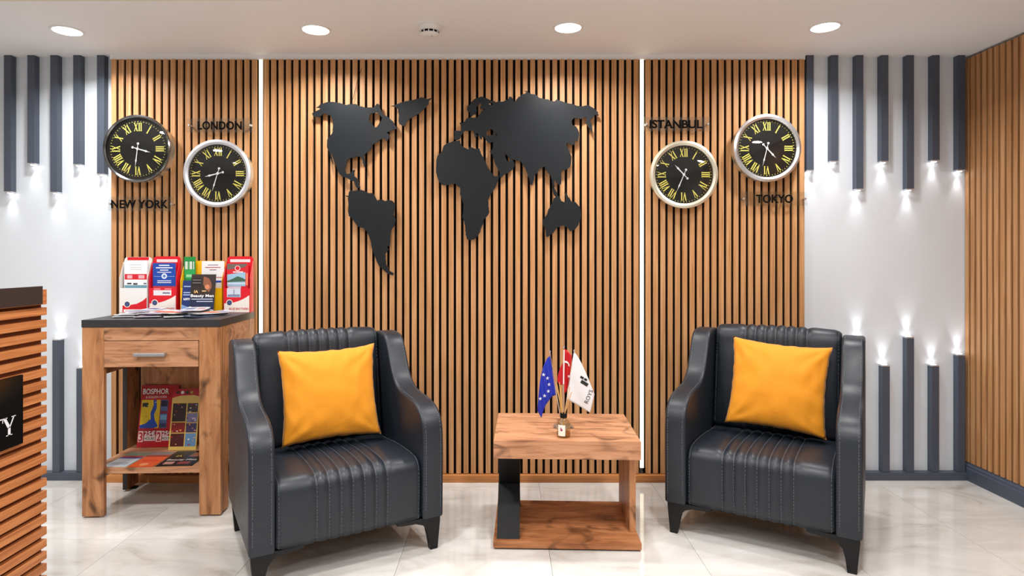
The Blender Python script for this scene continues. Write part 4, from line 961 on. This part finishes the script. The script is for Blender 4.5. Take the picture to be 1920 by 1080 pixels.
b1 = [('r', -0.105, 0.0, 0.105, 0.345, DKR)]+mapi+[('r', 0.010, 0.105, 0.05, 0.262, (70, 96, 140)), ('r', 0.012, 0.225, 0.048, 0.258, (28, 30, 60)), ('r', 0.012, 0.185, 0.048, 0.2, (120, 34, 60)), ('r', 0.012, 0.15, 0.048, 0.178, (110, 156, 196)), ('r', 0.012, 0.108, 0.048, 0.13, (44, 56, 90)),
 ('r', -0.1, 0.03, -0.073, 0.09, (226, 196, 196)), ('r', -0.068, 0.036, -0.006, 0.062, (226, 210, 206)), ('r', -0.002, 0.03, 0.028, 0.09, (226, 196, 196)), ('r', 0.032, 0.036, 0.1, 0.062, (226, 210, 206)),
 ('t', -0.0865, 0.036, 0.066, '3', 0.022, DKR), ('t', -0.037, 0.065, 0.034, '25€', 0.06, WHT), ('t', -0.037, 0.041, 0.022, 'HOURS', 0.056, BLK), ('t', 0.013, 0.036, 0.066, '2', 0.022, DKR), ('t', 0.058, 0.065, 0.034, '25€', 0.056, WHT), ('t', 0.058, 0.041, 0.022, 'HOURS', 0.052, BLK),
 ('t', -0.022, 0.295, 0.042, 'BOSPHOR', 0.145, WHT), ('t', -0.018, 0.272, 0.018, '& GOLDEN HORN', 0.115, (236, 190, 190))]
upright(-0.175+0.005, 0.135, 0.21, 0.345, math.radians(-10), 0.02, b1, 'red brochure reading BOSPHOR & GOLDEN HORN standing on the lower shelf', DKR)
b2 = [('r', -0.075, 0.0, 0.075, 0.335, (204, 176, 88)), ('r', -0.075, 0.285, 0.075, 0.335, DKR), ('p', [(-0.075, 0.262), (0.075, 0.262), (0.075, 0.292), (0.04, 0.300), (-0.03, 0.297), (-0.075, 0.285)], (196, 168, 96))]
cells = [(-0.068, 0.155, 0.006, 0.255, (40, 22, 26)), (-0.068, 0.095, 0.006, 0.15, (128, 20, 24)), (-0.068, 0.02, 0.006, 0.09, (70, 14, 18)), (0.012, 0.205, 0.07, 0.255, (52, 40, 50)), (0.012, 0.15, 0.07, 0.2, (120, 120, 160)), (0.012, 0.095, 0.07, 0.145, (60, 50, 90)), (0.012, 0.02, 0.07, 0.09, (90, 130, 170))]
for c in cells: b2.append(('r', c[0], c[1], c[2], c[3], c[4]))
for i in range(34):
    c = random.choice(cells); x, z = random.uniform(c[0], c[2]-0.012), random.uniform(c[1], c[3]-0.008)
    b2.append(('r', x, z, x+random.uniform(0.004, 0.012), z+random.uniform(0.003, 0.008), random.choice([(190, 40, 36), (226, 150, 90), (220, 210, 196), (160, 30, 40), (70, 70, 110)])))
for k, cx_ in enumerate((-0.045, -0.02, 0.005, 0.03)): b2.append(('c', cx_, 0.315, 0.009, [(60, 40, 30), (220, 220, 214), (40, 50, 40), (170, 150, 70)][k]))
upright(0.005, 0.075, 0.15, 0.335, math.radians(-10), 0.02, b2, 'brochure with a gold framed grid of dark pictures right of the red one', (204, 176, 88))
gl = 'brochures lying on the lower shelf'
flat(-0.205, -0.075, SZ, -0.05, 0.12, 0.24, [('r', -0.06, -0.12, 0.06, 0.01, (200, 206, 212)), ('r', -0.05, -0.09, 0.04, -0.05, (160, 170, 180)), ('r', -0.06, 0.01, 0.06, 0.03, (60, 80, 150)), ('r', -0.06, 0.03, 0.06, 0.05, (190, 50, 50)), ('r', -0.06, 0.05, 0.06, 0.115, (130, 140, 116))], 'pale grey brochure lying leftmost on the lower shelf', (206, 210, 214), group=gl)
flat(-0.075, -0.072, SZ, -0.02, 0.125, 0.25, [('r', -0.0625, -0.125, 0.0625, 0.03, ORG), ('c', 0.0, -0.09, 0.022, (236, 150, 100)), ('r', -0.0625, 0.03, 0.0625, 0.06, (160, 60, 40)), ('r', -0.0625, 0.06, 0.0625, 0.12, (130, 120, 116)), ('r', -0.04, -0.04, 0.04, -0.02, (216, 60, 30))], 'orange brochure lying in the middle of the lower shelf', ORG, group=gl)
flat(0.085, -0.065, SZ, 0.02, 0.185, 0.25, [('r', -0.09, -0.122, 0.09, 0.122, BLK), ('r', -0.07, -0.1, -0.02, -0.06, (190, 140, 130)), ('r', 0.0, -0.1, 0.06, -0.06, (140, 60, 60)), ('p', [(0.01, 0.02), (0.06, 0.02), (0.07, 0.09), (0.02, 0.09)], (140, 84, 60)), ('t', 0.0, -0.04, 0.034, 'Beauty Men', 0.15, (214, 206, 200)), ('t', -0.04, 0.02, 0.04, 'IA', 0.03, (210, 170, 90))], 'black brochure reading Beauty Men lying at the right of the lower shelf', BLK, group=gl)

# ------------------------------------------------------------------ reception desk
DX = -1.70; YE = 2.298
t = thing('reception_desk', 'reception desk clad in horizontal wood slats at the left edge', 'reception desk', (DX, YE, 0))
YL = 1.5
obj('carcass', B((-0.60, -0.034, -YL, -0.004, 0, 1.10)), mat('desk_white', (206, 204, 200), 0.5), t)
obj('backing_board', B((-0.0335, -0.0205, -YL, -0.001, 0, 1.20)), M_EDGE if False else wood('walnut_backing', (92, 46, 22), (112, 58, 30), (126, 68, 36), (60, 3, 60), 0.6), t)
bm = B((-0.02, 0.0, -YL, 0, 0, 0.0285), bev=0.001); bmesh.ops.recalc_face_normals(bm, faces=bm.faces[:])
me = bpy.data.meshes.new('slat'); bm.to_mesh(me); bm.free(); me.materials.append(M_DESK)
k = 0; z = 1.134-0.0285; zs = [1.172, 1.145]
while z > 0.0: zs.append(z); z -= 0.0452
for i, z in enumerate(zs):
    o = bpy.data.objects.new('slat', me); C.objects.link(o); o.parent = t; o.location = (0, 0, z)
obj('fascia', B((0.0005, 0.012, -YL, -0.036, 1.148, 1.214), bev=0.0008), M_FASC, t)
obj('counter_top', B((-0.60, -0.034, -YL, -0.002, 1.1005, 1.125), bev=0.0008), M_FASC, t)
s = thing('sign', 'black plate with white serif letters TY on the reception desk', 'sign', (DX+0.0005, 2.169, 0))
obj('plate', B((0, 0.012, -0.62, 0, 0.668, 0.908), bev=0.0008), mat('gloss_black', (16, 14, 13), 0.15), s)
bm = bmesh.new()
def TY(p): return (0.0128, p[0], p[1])
zb = 0.712; hh = 0.062
def vstroke(a, b, w): stroke(bm, a, b, w, TY)
yc = -0.062
vstroke((yc, zb), (yc, zb+0.028), 0.011); vstroke((yc, zb+0.026), (yc-0.020, zb+hh), 0.011); vstroke((yc+0.001, zb+0.026), (yc+0.020, zb+hh), 0.005)
vstroke((yc-0.013, zb+0.0015), (yc+0.013, zb+0.0015), 0.003); vstroke((yc-0.029, zb+hh), (yc-0.008, zb+hh), 0.003); vstroke((yc+0.010, zb+hh), (yc+0.028, zb+hh), 0.003)
yc = -0.115
vstroke((yc, zb), (yc, zb+hh), 0.011); vstroke((yc-0.026, zb+hh), (yc+0.026, zb+hh), 0.004); vstroke((yc-0.013, zb+0.0015), (yc+0.013, zb+0.0015), 0.003)
vstroke((yc-0.0255, zb+hh), (yc-0.0255, zb+hh-0.014), 0.003); vstroke((yc+0.0255, zb+hh), (yc+0.0255, zb+hh-0.014), 0.003)
obj('lettering', bm, mat('silver_letter', (226, 226, 230), 0.35), s)
